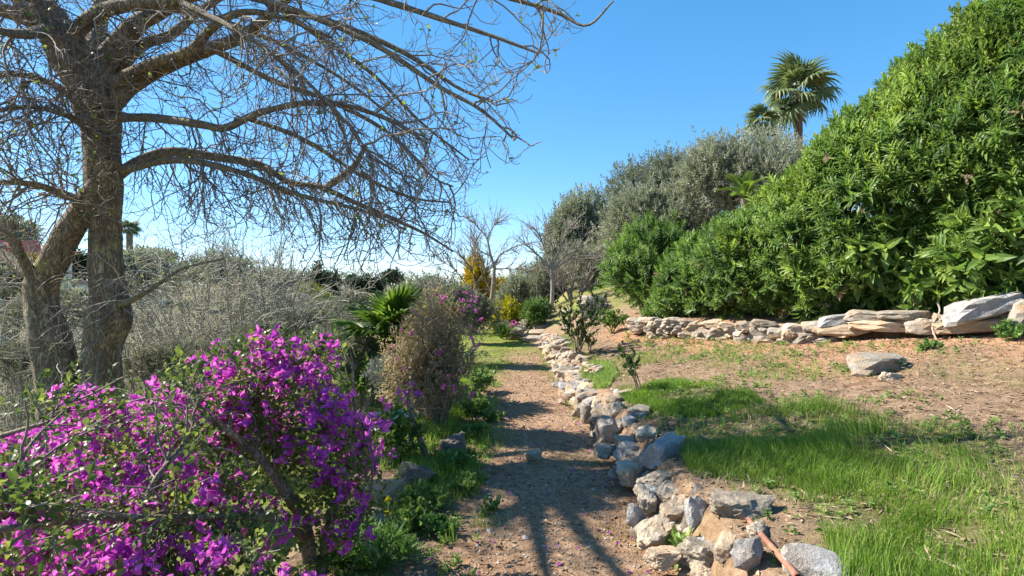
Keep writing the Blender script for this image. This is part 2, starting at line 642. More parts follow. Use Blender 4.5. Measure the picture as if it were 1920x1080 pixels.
gx = axis(-3.2, 7.4, 0.045, -900, 900)
gy = axis(1.4, 13.0, 0.045, -40, 2200, 1.07)
GX, GY = np.meshgrid(gx, gy)
GZ = hgt(GX, GY)
nx, ny = len(gx), len(gy)
idx = np.arange(nx * ny).reshape(ny, nx)
gq = np.stack([idx[:-1, :-1], idx[:-1, 1:], idx[1:, 1:], idx[1:, :-1]], -1).reshape(-1, 4)


def in_poly(px, py, poly):
    poly = np.asarray(poly, dtype=np.float64)
    ins = np.zeros(px.shape, bool)
    j = len(poly) - 1
    for i in range(len(poly)):
        xi, yi = poly[i]
        xj, yj = poly[j]
        c = ((yi > py) != (yj > py)) & (px < (xj - xi) * (py - yi) / (yj - yi + 1e-9) + xi)
        ins ^= c
        j = i
    return ins


def path_edges(y):
    xl = np.interp(y, [0, 3.1, 4.2, 5.8, 8.3, 12, 16], [-.26, -.26, -.22, -.22, -.42, -.75, -1.1])
    xr = np.interp(y, [0, 3.1, 15, 17], [.95, .95, .9, .6])
    return xl, xr


xl, xr = path_edges(GY)
nz = n2(GX, GY, 2.3, 31, 3)
on_path = sst(-.25, .12, GX - xl + .22 * nz) * sst(.3, -.05, GX - xr) * sst(18, 15, GY)
xw = wall_line(GY)
frac = (GX - 1.1) / np.maximum(xw - 1.1, .5)
a_red = sst(.42, .95, frac + .45 * nz) * sst(1.5, 1.15, frac) * sst(13.5, 11.5, GY) * sst(4.6, 7.0, GY + .6 * nz)
a_red = np.maximum(a_red, on_path * .22)
a_lawn = sst(9.3, 11.0, GY + 1.3 * nz) * sst(.75, .35, GX + .5 * nz) * sst(-6, -3, GX) * sst(24, 20, GY)
bare = sst(.55, .15, np.abs(GX - .25 - .3 * nz)) * sst(15.5, 12, GY + 1.0 * nz)
a_lawn = a_lawn * (1 - .85 * bare)
low = sst(-1.5, -2.0, GX - np.interp(GY, [0, 6, 12], [0, 0, -.5])) * sst(16, 11, GY)
a_lawn = np.maximum(a_lawn, low * sst(-9, -6, GX + nz))
bank = sst(13.5, 17.5, GY + nz) * sst(30, 24, GY) * sst(.7, 1.5, GX) * sst(12, 8, GX)
a_lawn = np.maximum(a_lawn, bank * .8 * sst(-.35, .25, n2(GX, GY, .8, 41, 2)))
a_moss = on_path * sst(.1, .55, n2(GX, GY, 1.7, 77, 3)) * sst(8.5, 5.5, GY) * .8
a_path = on_path
gp = np.stack([GX.ravel(), GY.ravel(), GZ.ravel()], 1)
gp[:, 1] = np.maximum(gp[:, 1], .3)
ga, gb = proj(gp)
BIG = [(1262, 815), (1330, 795), (1440, 772), (1540, 762), (1660, 785), (1790, 800), (1990, 900), (2050, 1200), (1600, 1200), (1555, 1040), (1520, 960), (1400, 915), (1290, 885)]
PATCH = [(1160, 745), (1250, 712), (1400, 728), (1440, 755), (1330, 785), (1220, 782)]
jx, jy = 16 * vnoise(gp * 5, 3), 12 * vnoise(gp * 5, 4)
a_turf = (in_poly(ga + jx, gb + jy, BIG) | in_poly(ga + jx, gb + jy, PATCH)).astype(float).reshape(GX.shape) * sst(1.1, 1.3, GX)
for _ in range(3):
    a_turf[1:-1, 1:-1] = (a_turf[1:-1, 1:-1] * 2 + a_turf[:-2, 1:-1] + a_turf[2:, 1:-1] + a_turf[1:-1, :-2] + a_turf[1:-1, 2:]) / 6
a_far = np.maximum(sst(22, 34, GY), sst(-7, -10, GX))

mg, nt, out = nodes_of("garden_soil")
tc = N(nt, "ShaderNodeTexCoord")
vec = tc.outputs["Object"]
att = {k: N(nt, "ShaderNodeAttribute", attribute_name=k).outputs["Fac"] for k in ("a_red", "a_lawn", "a_moss", "a_path", "a_far", "a_turf")}
nA, nB, nC, nD = noise(nt, vec, 1.7, 5, .6), noise(nt, vec, 11, 6, .68), noise(nt, vec, 55, 4, .7), noise(nt, vec, 160, 3, .7)
mixn = math_(nt, 'ADD', math_(nt, 'MULTIPLY', nA, .3), math_(nt, 'ADD', math_(nt, 'MULTIPLY', nB, .45), math_(nt, 'MULTIPLY', nC, .35)))
litter = ramp(nt, mixn, [(.37, (.08, .05, .03)), (.50, (.21, .135, .082)), (.66, (.38, .265, .17))])
dirt = noise(nt, vec, 24, 3, .7)
pathc = ramp(nt, mixn, [(.37, (.105, .063, .035)), (.50, (.27, .168, .098)), (.66, (.44, .31, .20))])
redc = ramp(nt, mixn, [(.37, (.17, .075, .036)), (.50, (.35, .175, .09)), (.66, (.50, .31, .19))])
lawnc = ramp(nt, mixn, [(.36, (.085, .115, .018)), (.52, (.16, .20, .035)), (.68, (.26, .27, .07))])
mossc = ramp(nt, nB, [(.35, (.10, .085, .012)), (.65, (.25, .20, .035))])
farc = ramp(nt, mixn, [(.36, (.10, .095, .05)), (.52, (.17, .155, .09)), (.68, (.27, .235, .15))])
brk = math_(nt, 'MULTIPLY', math_(nt, 'SUBTRACT', nC, .38), 4.0, True)
pathc = mixc(nt, math_(nt, 'MULTIPLY', math_(nt, 'SUBTRACT', dirt, .50), 4.0, True), pathc, (.12, .075, .047))
litter = mixc(nt, math_(nt, 'MULTIPLY', math_(nt, 'SUBTRACT', nA, .48), 3.0, True), litter, (.10, .07, .045))
col = mixc(nt, att["a_path"], litter, pathc)
col = mixc(nt, att["a_red"], col, redc)
col = mixc(nt, math_(nt, 'MULTIPLY', att["a_moss"], brk), col, mossc)
col = mixc(nt, math_(nt, 'MULTIPLY', att["a_lawn"], math_(nt, 'MULTIPLY_ADD', brk, .6)), col, lawnc)
turfc = ramp(nt, mixn, [(.36, (.045, .06, .014)), (.52, (.11, .12, .032)), (.68, (.22, .195, .085))])
col = mixc(nt, math_(nt, 'MULTIPLY', att["a_turf"], .85), col, turfc)
col = mixc(nt, att["a_far"], col, farc)
hh = math_(nt, 'ADD', math_(nt, 'MULTIPLY', nB, .9), math_(nt, 'ADD', math_(nt, 'MULTIPLY', nC, .5), math_(nt, 'MULTIPLY', nD, .25)))
bp = N(nt, "ShaderNodeBump", {"Strength": .9, "Distance": 0.035, "Height": hh})
bs = N(nt, "ShaderNodeBsdfPrincipled", {"Base Color": col, "Roughness": .95, "Specular IOR Level": .12, "Normal": bp.outputs[0]})
nt.links.new(bs.outputs[0], out.inputs[0])
ground = part("ground", np.stack([GX.ravel(), GY.ravel(), GZ.ravel()], 1), gq, mg, None, None, True, "structure",
              {"a_red": a_red.ravel(), "a_lawn": a_lawn.ravel(), "a_moss": a_moss.ravel(), "a_path": a_path.ravel(), "a_far": a_far.ravel(), "a_turf": a_turf.ravel()})


# ------------------------------------------------------------------ stones
def ico(sub):
    import bmesh
    bm = bmesh.new()
    bmesh.ops.create_icosphere(bm, subdivisions=sub, radius=1.0)
    V = np.array([v.co[:] for v in bm.verts])
    Fc = np.array([[v.index for v in f.verts] for f in bm.faces])
    bm.free()
    return V, Fc


ICO = {s: ico(s) for s in (1, 2, 3, 4)}


def rock(dims, sub=3, planes=9, rough=.035, boxy=.8, seed=0):
    """an angular stone: a ball cut by planes, with chipped faces; returns V, F inside half-dims"""
    r = np.random.default_rng(seed)
    D, Fc = ICO[sub]
    ns = [A(1, 0, 0), A(-1, 0, 0), A(0, 1, 0), A(0, -1, 0), A(0, 0, 1), A(0, 0, -1)]
    ns = nrm(np.array(ns) + r.normal(size=(6, 3)) * .2)
    ds = list(r.uniform(.78, 1.0, 6))
    extra = nrm(r.normal(size=(planes, 3)))
    ns = np.vstack([ns, extra])
    ds = np.array(ds + list(r.uniform(1.0 * boxy, 1.35, planes)))
    dots = D @ ns.T
    rr = np.min(np.where(dots > 1e-3, ds[None] / np.maximum(dots, 1e-3), 9), axis=1)
    V = D * rr[:, None]
    V = V + D * (fbm(V * 2.6 + seed * 3.1, seed, 4) * rough * 2.2)[:, None]
    V = V + D * (np.abs(vnoise(V * 6 + seed, seed + 3)) * rough * .8)[:, None]
    if rough > .08:          # weathered limestone: hollows and knobs
        V = V + D * (-.10 * np.maximum(fbm(V * 4.5 + seed, seed + 21, 3), 0) - .045 * np.abs(vnoise(V * 11 + seed, seed + 5)) + .03 * vnoise(V * 19, seed + 6))[:, None]
    return V * np.asarray(dims) * .5, Fc


def rotz(a):
    c, s = math.cos(a), math.sin(a)
    return np.array([[c, -s, 0], [s, c, 0], [0, 0, 1]])


STONE = {}
for kind_, dims_, sub_, pl_, rg_, bx_ in (("slab", (1, .8, .42), 3, 8, .05, .78), ("block", (1, .8, .8), 3, 9, .055, .74),
                                          ("rough", (1, .9, .8), 4, 12, .10, .66), ("shard", (1, .45, .3), 3, 7, .045, .8)):
    STONE[kind_] = [mesh("stone_" + kind_, *rock(dims_, sub_, pl_, rg_, bx_, 11 * i + 3), smooth=False) for i in range(7)]


def stone_obj(name, kind_, mat, loc, size, rot=(0, 0, 0), parent=None, k=None):
    """a copy of one of the stone shapes; `size` = width, depth, height in metres"""
    k = int(R.integers(7)) if k is None else k
    key = f"{kind_}_{k}_{mat}"
    me = STONE.get(key)
    if me is None:
        me = STONE[kind_][k].copy()
        me.materials.clear()
        me.materials.append(MAT[mat])
        STONE[key] = me
    o = bpy.data.objects.new(name, me)
    COL.objects.link(o)
    bdims = {"slab": (1, .8, .42), "block": (1, .8, .8), "rough": (1, .9, .8), "shard": (1, .45, .3)}[kind_]
    o.scale = [float(s / d) for s, d in zip(size, bdims)]
    o.rotation_euler = rot
    if parent is not None:
        o.parent = parent
        loc = np.asarray(loc) - np.array(parent.location)
    o.location = [float(c) for c in loc]
    return o


# low stone edging on the uphill side of the path
edge = thing("stone_edging", "knee-high dry stone edging of pale rocks along the uphill side of the dirt path", "stone wall", (1.1, 3, gz(1.1, 3)))


def edge_x(y):
    return float(np.interp(y, [0, 3, 5, 8, 12, 15, 16.5], [1.12, 1.12, 1.08, 1.0, .95, .92, .88]))


def edge_stone(px, py, w, h_, kind_, mat, Y=None, rz=0., tilt=(0, 0), d=None, k=None):
    """a stone whose centre shows at (px, py) and which is w x h_ photo pixels big"""
    if Y is None:
        Y = 4.0
        for _ in range(24):
            x = (px - CX) / F * Y
            z = max(.13, gz(x, Y) + .05 * h_ * Y / F) if x > .9 else .13
            Y = .5 * Y + .5 * (CZ - z) * F / (py - HY)
    c = at(px, py, Y)
    s = Y / F
    stone_obj("stone", kind_, mat, c, (w * s * .76, (d or .8 * w) * s * .74, h_ * s * (.60 if kind_ == 'rough' else .76)), (tilt[0], tilt[1], rz), edge, k)


hand = [  # the large stones that can be told apart, near to far
    (1320, 1040, 140, 90, "rough", "tufa", .4), (1360, 1030, 70, 50, "slab", "ochre", .9), (1225, 1000, 110, 80, "rough", "tufa", .9), (1270, 965, 95, 55, "rough", "tufa", .1),
    (1215, 945, 70, 70, "rough", "tufa", 1.3), (1305, 968, 62, 95, "block", "greyslab", .25), (1375, 955, 130, 85, "rough", "tufa", -.3),
    (1420, 1000, 60, 45, "rough", "tufa", .6), (1190, 965, 45, 55, "block", "greyslab", .5), (1240, 1045, 90, 60, "rough", "ochre", .2),
    (1240, 850, 92, 78, "block", "greyslab", .72), (1185, 845, 85, 45, "slab", "greyslab", .2), (1235, 905, 110, 70, "rough", "tufa", .5),
    (1180, 890, 80, 70, "rough", "tufa", .9), (1255, 925, 80, 60, "rough", "tufa", 1.4), (1138, 812, 60, 92, "block", "slab", .35),
    (1160, 800, 70, 50, "rough", "tufa", .8), (1122, 792, 44, 62, "block", "slab", .1), (1155, 770, 62, 44, "slab", "slab", .6),
    (1198, 773, 58, 34, "slab", "slab", -.2), (1180, 790, 38, 30, "block", "greyslab", .3), (1150, 752, 50, 34, "slab", "ochre", .9),
    (1092, 748, 42, 48, "block", "slab", .2), (1098, 772, 34, 40, "block", "slab", .5), (1122, 758, 36, 36, "slab", "ochre", .5),
    (1130, 845, 46, 40, "block", "slab", .1), (1165, 740, 46, 20, "slab", "slab", .3), (1210, 815, 60, 34, "rough", "tufa", .1),
]
for (px, py, w, h_, kd, mt, rz) in hand:
    edge_stone(px, py, w, h_, kd, mt, None, rz, tuple(R.uniform(-.14, .14, 2)))
y = 3.0
while y < 16.2:
    base = edge_x(y)
    sz = R.uniform(.16, .32)
    for course in range(2):
        if y < 8.6 and R.random() < .35:
            continue
        kd = R.choice(["slab", "block", "rough", "rough"])
        mt = R.choice(["slab", "slab", "ochre", "tufa", "greyslab"], p=[.38, .12, .2, .2, .1])
        x = base - .06 + course * .12 + R.normal() * .05
        hh_ = R.uniform(.12, .21)
        z = gz(base - .45, y) + .02 + course * .13
        stone_obj("stone", kd, mt, (x, y + R.normal() * .05, z), (sz * R.uniform(.9, 1.3), sz * R.uniform(.8, 1.2), hh_),
                  (R.normal() * .12, R.normal() * .12, R.uniform(0, 6.3)), edge)
    y += sz * R.uniform(.62, .9) if y > 7.5 else sz * 1.0
for i in range(170):      # small rubble packed between the big stones
    y = 2.9 + R.random() ** 1.3 * 6.5
    x = edge_x(y) + R.normal() * .13
    s = R.uniform(.06, .17)
    zf = np.clip((x - edge_x(y) + .2) / .4, 0, 1) * .22
    stone_obj("stone", R.choice(["slab", "block", "shard", "rough"]), R.choice(["slab", "slab", "ochre", "tufa", "greyslab"]), (x, y, gz(.6, y) + zf + .06 * R.random()),
              (s * 1.25, s, s * R.uniform(.5, .85)), (R.normal() * .3, R.normal() * .3, R.uniform(0, 6.3)), edge)
for i in range(46):      # the far stretch spreads out into a rubble margin
    y = R.uniform(8.2, 15.5)
    x = edge_x(y) + abs(R.normal()) * .22 - .02
    s = R.uniform(.10, .26)
    stone_obj("stone", R.choice(["slab", "block", "rough"]), R.choice(["slab", "slab", "ochre", "tufa"]), (x, y, gz(x, y) + s * .15), (s * 1.2, s, s * R.uniform(.5, .8)),
              (R.normal() * .15, R.normal() * .15, R.uniform(0, 6.3)), edge)

# terrace wall below the hedge: courses of flat stones
wall = thing("terrace_wall", "low terrace wall of stacked flat stones under the oleander hedge", "stone wall", (4.3, 8.57, gz(4.2, 8.5)))


def wall_stone(px, py, w, h_, kind_, mat, rz=0., roll=0., push=0.):
    dx = (px - CX) / F
    t = (11 * dx - 2.4) / (3.6 + 4.5 * dx)
    Y = 11 - 4.5 * t - push
    c = at(px, py, Y)
    s = Y / F
    o = stone_obj("stone", kind_, mat, c, (w * s * 1.04, max(w * .55, 36) * s, h_ * s * 1.0), (R.normal() * .06, roll, -.62 + rz), wall)
    return o


wl = [(1188, 603, 30, 14, "slab"), (1212, 600, 34, 12, "slab"), (1196, 616, 34, 18, "block"), (1222, 618, 30, 16, "block"), (1240, 606, 32, 16, "slab"),
      (1262, 605, 46, 20, "rough"), (1250, 620, 30, 14, "slab"), (1280, 618, 42, 16, "slab"), (1232, 632, 34, 16, "rough"), (1256, 632, 34, 18, "rough"),
      (1303, 622, 52, 20, "slab"), (1292, 606, 26, 12, "slab"), (1305, 610, 36, 12, "slab"), (1334, 608, 40, 16, "slab"), (1330, 624, 40, 20, "block"),
      (1366, 610, 46, 12, "slab"), (1352, 626, 46, 22, "block"), (1330, 640, 58, 22, "ochre"), (1365, 640, 50, 22, "rough"), (1398, 632, 46, 24, "block"),
      (1398, 612, 36, 18, "slab"), (1428, 624, 60, 26, "slab"), (1430, 606, 50, 14, "slab"), (1440, 640, 40, 14, "slab"), (1462, 622, 48, 26, "block"),
      (1492, 618, 52, 22, "slab"), (1475, 642, 40, 12, "rough"), (1518, 632, 60, 18, "slab"), (1528, 612, 50, 22, "slab"), (1570, 600, 74, 20, "slab"),
      (1575, 618, 96, 22, "ochre"), (1628, 592, 84, 20, "slab"), (1648, 609, 110, 22, "ochre"), (1690, 590, 90, 18, "slab"), (1702, 604, 50, 20, "ochre"),
      (1735, 612, 74, 30, "block"), (1550, 636, 44, 10, "slab"), (1415, 646, 46, 12, "rough"), (1380, 652, 40, 12, "rough"), (1310, 638, 34, 14, "rough")]
for (px, py, w, h_, kd) in wl:
    mt = "slab" if kd in ("slab", "block") else "tufa"
    if kd == "ochre":
        kd, mt = "slab", "ochre"
    elif R.random() < .3:
        mt = "ochre" if px < 1500 else "greyslab"
    wall_stone(px, py, w, h_, kd, mt, R.normal() * .12, R.normal() * .05 - (.12 if 1500 < px < 1590 else 0))
for i in range(60):      # small wedging stones in the joints
    px = R.uniform(1185, 1760)
    top_, bot_ = np.interp(px, [1180, 1300, 1500, 1640, 1740], [602, 606, 612, 590, 596]), np.interp(px, [1180, 1250, 1400, 1500, 1620, 1760], [622, 636, 648, 640, 624, 620])
    s = R.uniform(10, 22)
    wall_stone(px, R.uniform(top_, bot_), s * 1.3, s * .7, R.choice(["slab", "block", "rough"]), R.choice(["slab", "ochre", "tufa"]), R.normal() * .5, R.normal() * .25, R.normal() * .04)
wall_stone(1842, 576, 132, 36, "slab", "greyslab", .05, -.30, .05)
wall_stone(1812, 613, 118, 28, "slab", "ochre", .05, -.12, .02)
wall_stone(1768, 602, 40, 28, "rough", "ochre", .0, .1, -.05)
wall_stone(1905, 578, 70, 60, "rough", "tufa", .2, -.1, -.05)
wall_stone(1960, 590, 120, 60, "slab", "slab", .2, -.1, -.02)


def loose(name, px, py, w, h_, kind_, mat, label, rz=0., tilt=(0, 0), k=None, sink=.3, d=.7):
    p = gnd(px, py)
    s = p[1] / F
    o = stone_obj(name, kind_, mat, p + A(0, 0, h_ * s * (.5 - sink)), (w * s, d * w * s, h_ * s), (tilt[0], tilt[1], rz), None, k)
    return tag(o, label, "rock")


loose("rock", 1642, 692, 118, 30, "shard", "slab", "flat pale slab lying alone on the bare slope below the terrace wall", .1, (.10, -.08), 2, .05, .55)
loose("rock", 1668, 712, 40, 20, "rough", "tufa", "small rounded stone half buried just below the lone pale slab", .5)
loose("rock", 1515, 1075, 105, 60, "block", "greyslab", "smooth pale grey stone block beside the rusty pipe at the grass edge", -.5, (.15, .2), 4, .22)
loose("rock", 1405, 1062, 66, 60, "slab", "greyslab", "flat grey triangular stone lying between the edging and the rusty pipe", .6, (.3, .1), 1, .1)
loose("rock", 1000, 862, 30, 22, "rough", "tufa", "single fist-sized stone lying in the middle of the dirt path", .6, (0, 0), 3, .1, .8)
loose("rock", 775, 905, 66, 54, "rough", "darktufa", "squat pitted boulder at the downhill path edge below the daisy plant", .3, (0, .1), 4, .3)
loose("rock", 848, 858, 58, 46, "rough", "darktufa", "dark pitted boulder under the sparse brownish bougainvillea", .9, (0, .1), 5, .25)
loose("rock", 705, 950, 95, 70, "rough", "ochre", "ochre rough boulder behind the yellow-flowered stalk at the path edge", .5, (.1, 0), 1, .2)
loose("rock", 700, 1000, 80, 55, "rough", "darktufa", "grey lichen-covered boulder above the feathery green plant", .2, (.1, .2), 2, .2)
loose("rock", 645, 1035, 60, 70, "slab", "darktufa", "tilted dark slab between the bougainvillea trunk and the feathery plant", 1.0, (.3, .5), 3, .2)

# stone steps at the far end of the path
steps = thing("stone_steps", "short flight of rough stone steps climbing to the pale sapling at the path end", "steps", (.7, 16.1, gz(.7, 16)))
for i in range(6):
    yy = 16.1 + i * .68
    xx = .72 + i * .13
    stone_obj("step", "slab", "ochre" if i % 2 else "slab", (xx, yy, .07 + i * .115), (1.0, .62, .22), (0, R.normal() * .03, R.normal() * .12), steps, i % 7)
    for sd in (-1, 1):
        s = R.uniform(.28, .42) * (1.05 if sd < 0 else .7)
        stone_obj("side_stone", "rough", "tufa" if sd < 0 else "ochre", (xx + sd * .6, yy + R.normal() * .08, .12 + i * .11 + (.1 if sd < 0 else 0)), (s, s, s * .75),
                  (R.normal() * .2, R.normal() * .2, R.uniform(0, 6)), steps)
for (px, py, w, lb) in ((1150, 565, 62, "long flat stone lying on the upper bank beside the lavender shrub"), (1168, 573, 40, "small pale stone on the upper bank below the long flat stone"),
                        (1062, 585, 34, "dark stone at the foot of the pale-barked sapling")):
    loose("rock", px - 40 if px > 1100 else px, py + 6, w, w * .3, "slab", "slab" if px > 1100 else "tufa", lb, .3, (0, 0), None, .1)

# ------------------------------------------------------------------ the big leafless tree
def rough_tube(ctrl, K, sides, amp=.06, seed=0, scale=5.0):
    """ctrl rows: x, y, z, radius -> a knotty trunk with uneven sides"""
    c = spline(ctrl, K)
    P, r = c[:, :3][None], np.maximum(c[:, 3], .004)[None]
    V, q = tubes(P, r, sides)
    cen = np.repeat(c[:, :3], sides, axis=0)
    rad = np.repeat(c[:, 3], sides)
    d = nrm(V - cen)
    nz_ = fbm(V * A(scale, scale, scale * .55), seed, 4) + .5 * np.abs(vnoise(V * scale * 3.0, seed + 9))
    V = V + d * (rad * amp * 2.2 * nz_)[:, None]
    return V, q, c


TY = 6.0                                    # depth of the tree
tb = at(150, 945, TY)
tree = thing("leafless_tree", "big double-trunked leafless tree with arching limbs hung with drooping twigs", "tree", (tb[0], tb[1], gz(tb[0], tb[1])))


def pxr(rows, Y0=TY):
    out = []
    for r in rows:
        px, py, w = r[:3]
        Y = r[3] if len(r) > 3 else Y0
        out.append(np.append(at(px, py, Y), w * .5 * Y / F))
    return np.array(out)


trunk_l = pxr([(122, 960, 104), (118, 860, 90), (110, 740, 80), (98, 650, 74), (80, 575, 60), (80, 530, 62), (102, 488, 56), (132, 430, 50), (165, 385, 50), (192, 340, 48), (205, 300, 40)])
trunk_r = pxr([(196, 960, 100), (196, 830, 86), (190, 720, 74), (192, 650, 70), (204, 598, 84), (204, 560, 72), (200, 520, 63), (198, 450, 60), (198, 390, 58), (193, 330, 68), (190, 270, 68), (188, 215, 72), (180, 170, 72), (164, 138, 58), (146, 112, 34)], TY + .06)
trunk_l[:, 3] *= .9
trunk_r[:, 3] *= .9
V, q, c1 = rough_tube(trunk_l, 80, 30, .07, 3)
part("trunk", V, q, MAT['bark'], tree, np.full(len(V), .5), True)
V, q, c2 = rough_tube(trunk_r, 90, 32, .07, 8)
part("trunk", V, q, MAT['bark'], tree, np.full(len(V), .5), True)

limbs_px = [
    [(186, 215, 74), (172, 165, 80), (135, 105, 72, 5.9), (98, 50, 66, 5.8), (55, -10, 58, 5.7), (10, -80, 50, 5.6)],
    [(128, 100, 30, 5.9), (142, 62, 28, 5.8), (190, 22, 26, 5.7), (250, 8, 24, 5.6), (330, 0, 20, 5.5), (430, -25, 14, 5.4), (560, -70, 9, 5.2)],
    [(172, 185, 40), (182, 135, 46), (212, 95, 38, 6.0), (258, 45, 32, 6.0), (310, 14, 27, 5.9), (370, -25, 24, 5.8), (470, -90, 14, 5.7)],
    [(185, 130, 36, 6.3), (182, 60, 32, 6.5), (190, 10, 26, 6.6), (205, -60, 18, 6.7)],
    [(205, 150, 26, 6.2), (262, 88, 20, 6.2), (322, 64, 17, 6.3), (372, 22, 14, 6.4), (440, -20, 9, 6.5)],
    [(215, 155, 26, 5.9), (290, 118, 20, 5.7), (355, 96, 18, 5.6), (400, 50, 16, 5.5), (450, 24, 13, 5.4), (520, 30, 9, 5.3), (620, 70, 6, 5.2)],
    [(192, 225, 34), (218, 186, 34), (260, 152, 28, 6.0), (330, 116, 25, 5.9), (400, 90, 22, 5.8), (462, 64, 22, 5.7), (520, 14, 17, 5.6), (575, -40, 11, 5.5)],
    [(196, 226, 22, 6.0), (228, 221, 18, 5.9), (300, 222, 16, 5.7), (380, 234, 15, 5.5), (422, 240, 15, 5.4), (480, 214, 13, 5.3), (560, 195, 11, 5.2), (640, 196, 9, 5.1), (730, 225, 7, 5.0), (800, 268, 4, 4.9)],
    [(210, 338, 22, 6.1), (258, 304, 18, 6.2), (318, 284, 17, 6.3), (400, 294, 15, 6.4), (490, 310, 13, 6.5), (540, 342, 11, 6.5), (600, 350, 10, 6.5), (655, 375, 9, 6.4), (745, 414, 7, 6.3), (800, 440, 5, 6.2), (850, 472, 3, 6.2)],
    [(230, 320, 14, 5.9), (330, 300, 12, 5.7), (440, 320, 10, 5.5), (560, 365, 8, 5.4), (680, 395, 6, 5.3), (760, 430, 4, 5.2)],
    [(176, 392, 20, 6.0), (145, 374, 17, 5.95), (110, 362, 14, 5.8), (60, 345, 11, 5.6), (-40, 340, 8, 5.4)],
    [(70, 530, 24, 5.95), (42, 485, 18, 5.8), (20, 445, 16, 5.7), (-40, 420, 12, 5.6)],
    [(75, 530, 22, 6.1), (30, 500, 17, 6.2), (0, 472, 15, 6.3), (-50, 450, 11, 6.3)],
    [(203, 574, 16, 6.1), (240, 566, 11, 5.9), (280, 545, 7, 5.7), (340, 505, 5, 5.6), (420, 485, 3, 5.5)],
    [(120, 90, 40, 5.8), (60, 40, 30, 5.5), (-20, 10, 22, 5.3), (-90, -20, 14, 5.1)],
    [(98, 50, 24, 5.8), (62, 62, 20, 5.1), (22, 62, 16, 4.5), (-40, 48, 12, 4.0), (-140, 20, 8, 3.6)],
    [(60, -5, 24, 5.7), (18, -26, 20, 5.0), (-30, -60, 15, 4.3), (-120, -110, 10, 3.7)],
    # upper limbs that arch over the path
    [(420, -20, 15, 5.5), (560, 22, 12, 5.3), (700, 82, 10, 5.1), (820, 160, 8, 5.0), (900, 205, 6, 4.9), (965, 262, 4, 4.8)],
    [(520, 14, 13, 5.6), (640, 48, 11, 5.5), (760, 100, 9, 5.4), (860, 165, 6, 5.3), (925, 190, 4, 5.2)],
    [(572, -38, 12, 5.5), (700, -5, 12, 5.1), (840, 40, 9, 4.9), (930, 70, 7, 4.8), (1010, 100, 4, 4.7)],
    [(555, -68, 10, 5.2), (660, -75, 12, 5.1), (800, -40, 11, 4.9), (930, -10, 9, 4.7), (1040, 22, 7, 4.6), (1100, 48, 5, 4.5), (1150, 2, 3, 4.4)],
    [(400, 92, 12, 5.8), (510, 150, 10, 5.9), (620, 190, 8, 6.0), (730, 250, 6, 6.1), (810, 330, 4, 6.1), (850, 350, 3, 6.1)],
    [(460, 220, 10, 5.4), (570, 262, 8, 5.6), (680, 330, 6, 5.7), (770, 370, 5, 5.8), (845, 380, 3, 5.9)],
    [(522, 14, 11, 5.6), (600, 70, 9, 6.1), (700, 140, 7, 6.3), (790, 230, 5, 6.4), (880, 300, 3, 6.4)],
    [(312, 14, 12, 5.9), (420, 40, 10, 6.7), (540, 90, 8, 6.9), (660, 160, 6, 7.0), (760, 240, 4, 7.1)],
    [(332, 0, 12, 5.5), (450, 60, 9, 5.0), (560, 140, 7, 4.9), (650, 230, 5, 4.8), (700, 300, 3, 4.8)],
    [(190, 258, 16, 5.95), (160, 238, 14, 5.75), (120, 215, 11, 5.4), (50, 200, 8, 5.2), (-30, 215, 5, 5.0)],
    [(172, 205, 20, 5.95), (130, 178, 16, 5.8), (80, 150, 12, 5.5), (10, 140, 9, 5.2), (-60, 170, 6, 5.0)],
]
limb_c = []
for i, rows in enumerate(limbs_px):
    ctrl = pxr(rows)
    big = rows[0][2] > 25
    V, q, c = rough_tube(ctrl, 44 if big else 34, 18 if big else 8, .06 if big else .10, 20 + i, 6)
    part("limb", V, q, MAT['bark' if big else 'limb'], tree, np.full(len(V), .5), True)
    limb_c.append(spline(ctrl, 30))
V, q, c = rough_tube(pxr([(606, 354, 10, 6.5), (628, 340, 15, 6.45), (652, 322, 13, 6.4), (672, 300, 11, 6.4), (682, 278, 9, 6.4)]), 16, 8, .1, 50)
stub = part("broken_stub", V, q, MAT['limb'], tree, np.full(len(V), .5), True)
e = at(683, 276, 6.4)
mcut = plainmat("fresh_cut_wood", (.62, .26, .06), (.75, .38, .10), 60)
Vc, Fc = rock((.055, .055, .05), 2, 6, .05, .8, 4)
part("cut_end", Vc + e, Fc, mcut, stub, np.full(len(Vc), .5))

LP = np.array([c[:, :3] for c in limb_c])
LW = np.array([len(r) * 1.0 for r in limbs_px])
LW[[0, 2, 3, 11, 12]] *= .45
LW[13] *= .4
LW[[10, 14, 26, 27]] *= 2.2
LW[17:26] *= 1.25
# first-order branches
NB1, NB2, NB3 = 410, 2000, 4300
LW[15:17] *= .8
p, d, i1, t1 = spawn(LP, NB1, .16, 1.0, (.5, 1.25), LW)
d = nrm(d + A(0, 0, .05))
B1 = grow(p, d, R.uniform(.45, 1.15, NB1), 10, (.04, 0, -.10), (.03, 0, .05), .24, .6)
r1 = taper(R.uniform(.007, .0115, NB1), .0036, 10, NB1)
p, d, i2, t2 = spawn(np.concatenate([B1, B1]), NB2, .1, 1.0, (.4, 1.2))
B2 = grow(p, nrm(d + A(.04, 0, -.25)), R.uniform(.25, .65, NB2), 9, (.0, 0, -.16), (.02, 0, .36), .27, .58)
r2 = taper(R.uniform(.0036, .0056, NB2), .0024, 9, NB2)
p, d, i3, t3 = spawn(B2, NB3, .15, 1.0, (.5, 1.3))
B3 = grow(p, nrm(d + A(.0, 0, -.1)), R.uniform(.08, .27, NB3), 6, (0, 0, -.10), (0, 0, .45), .28, .45)
r3 = taper(R.uniform(.0024, .0036, NB3), .002, 6, NB3)
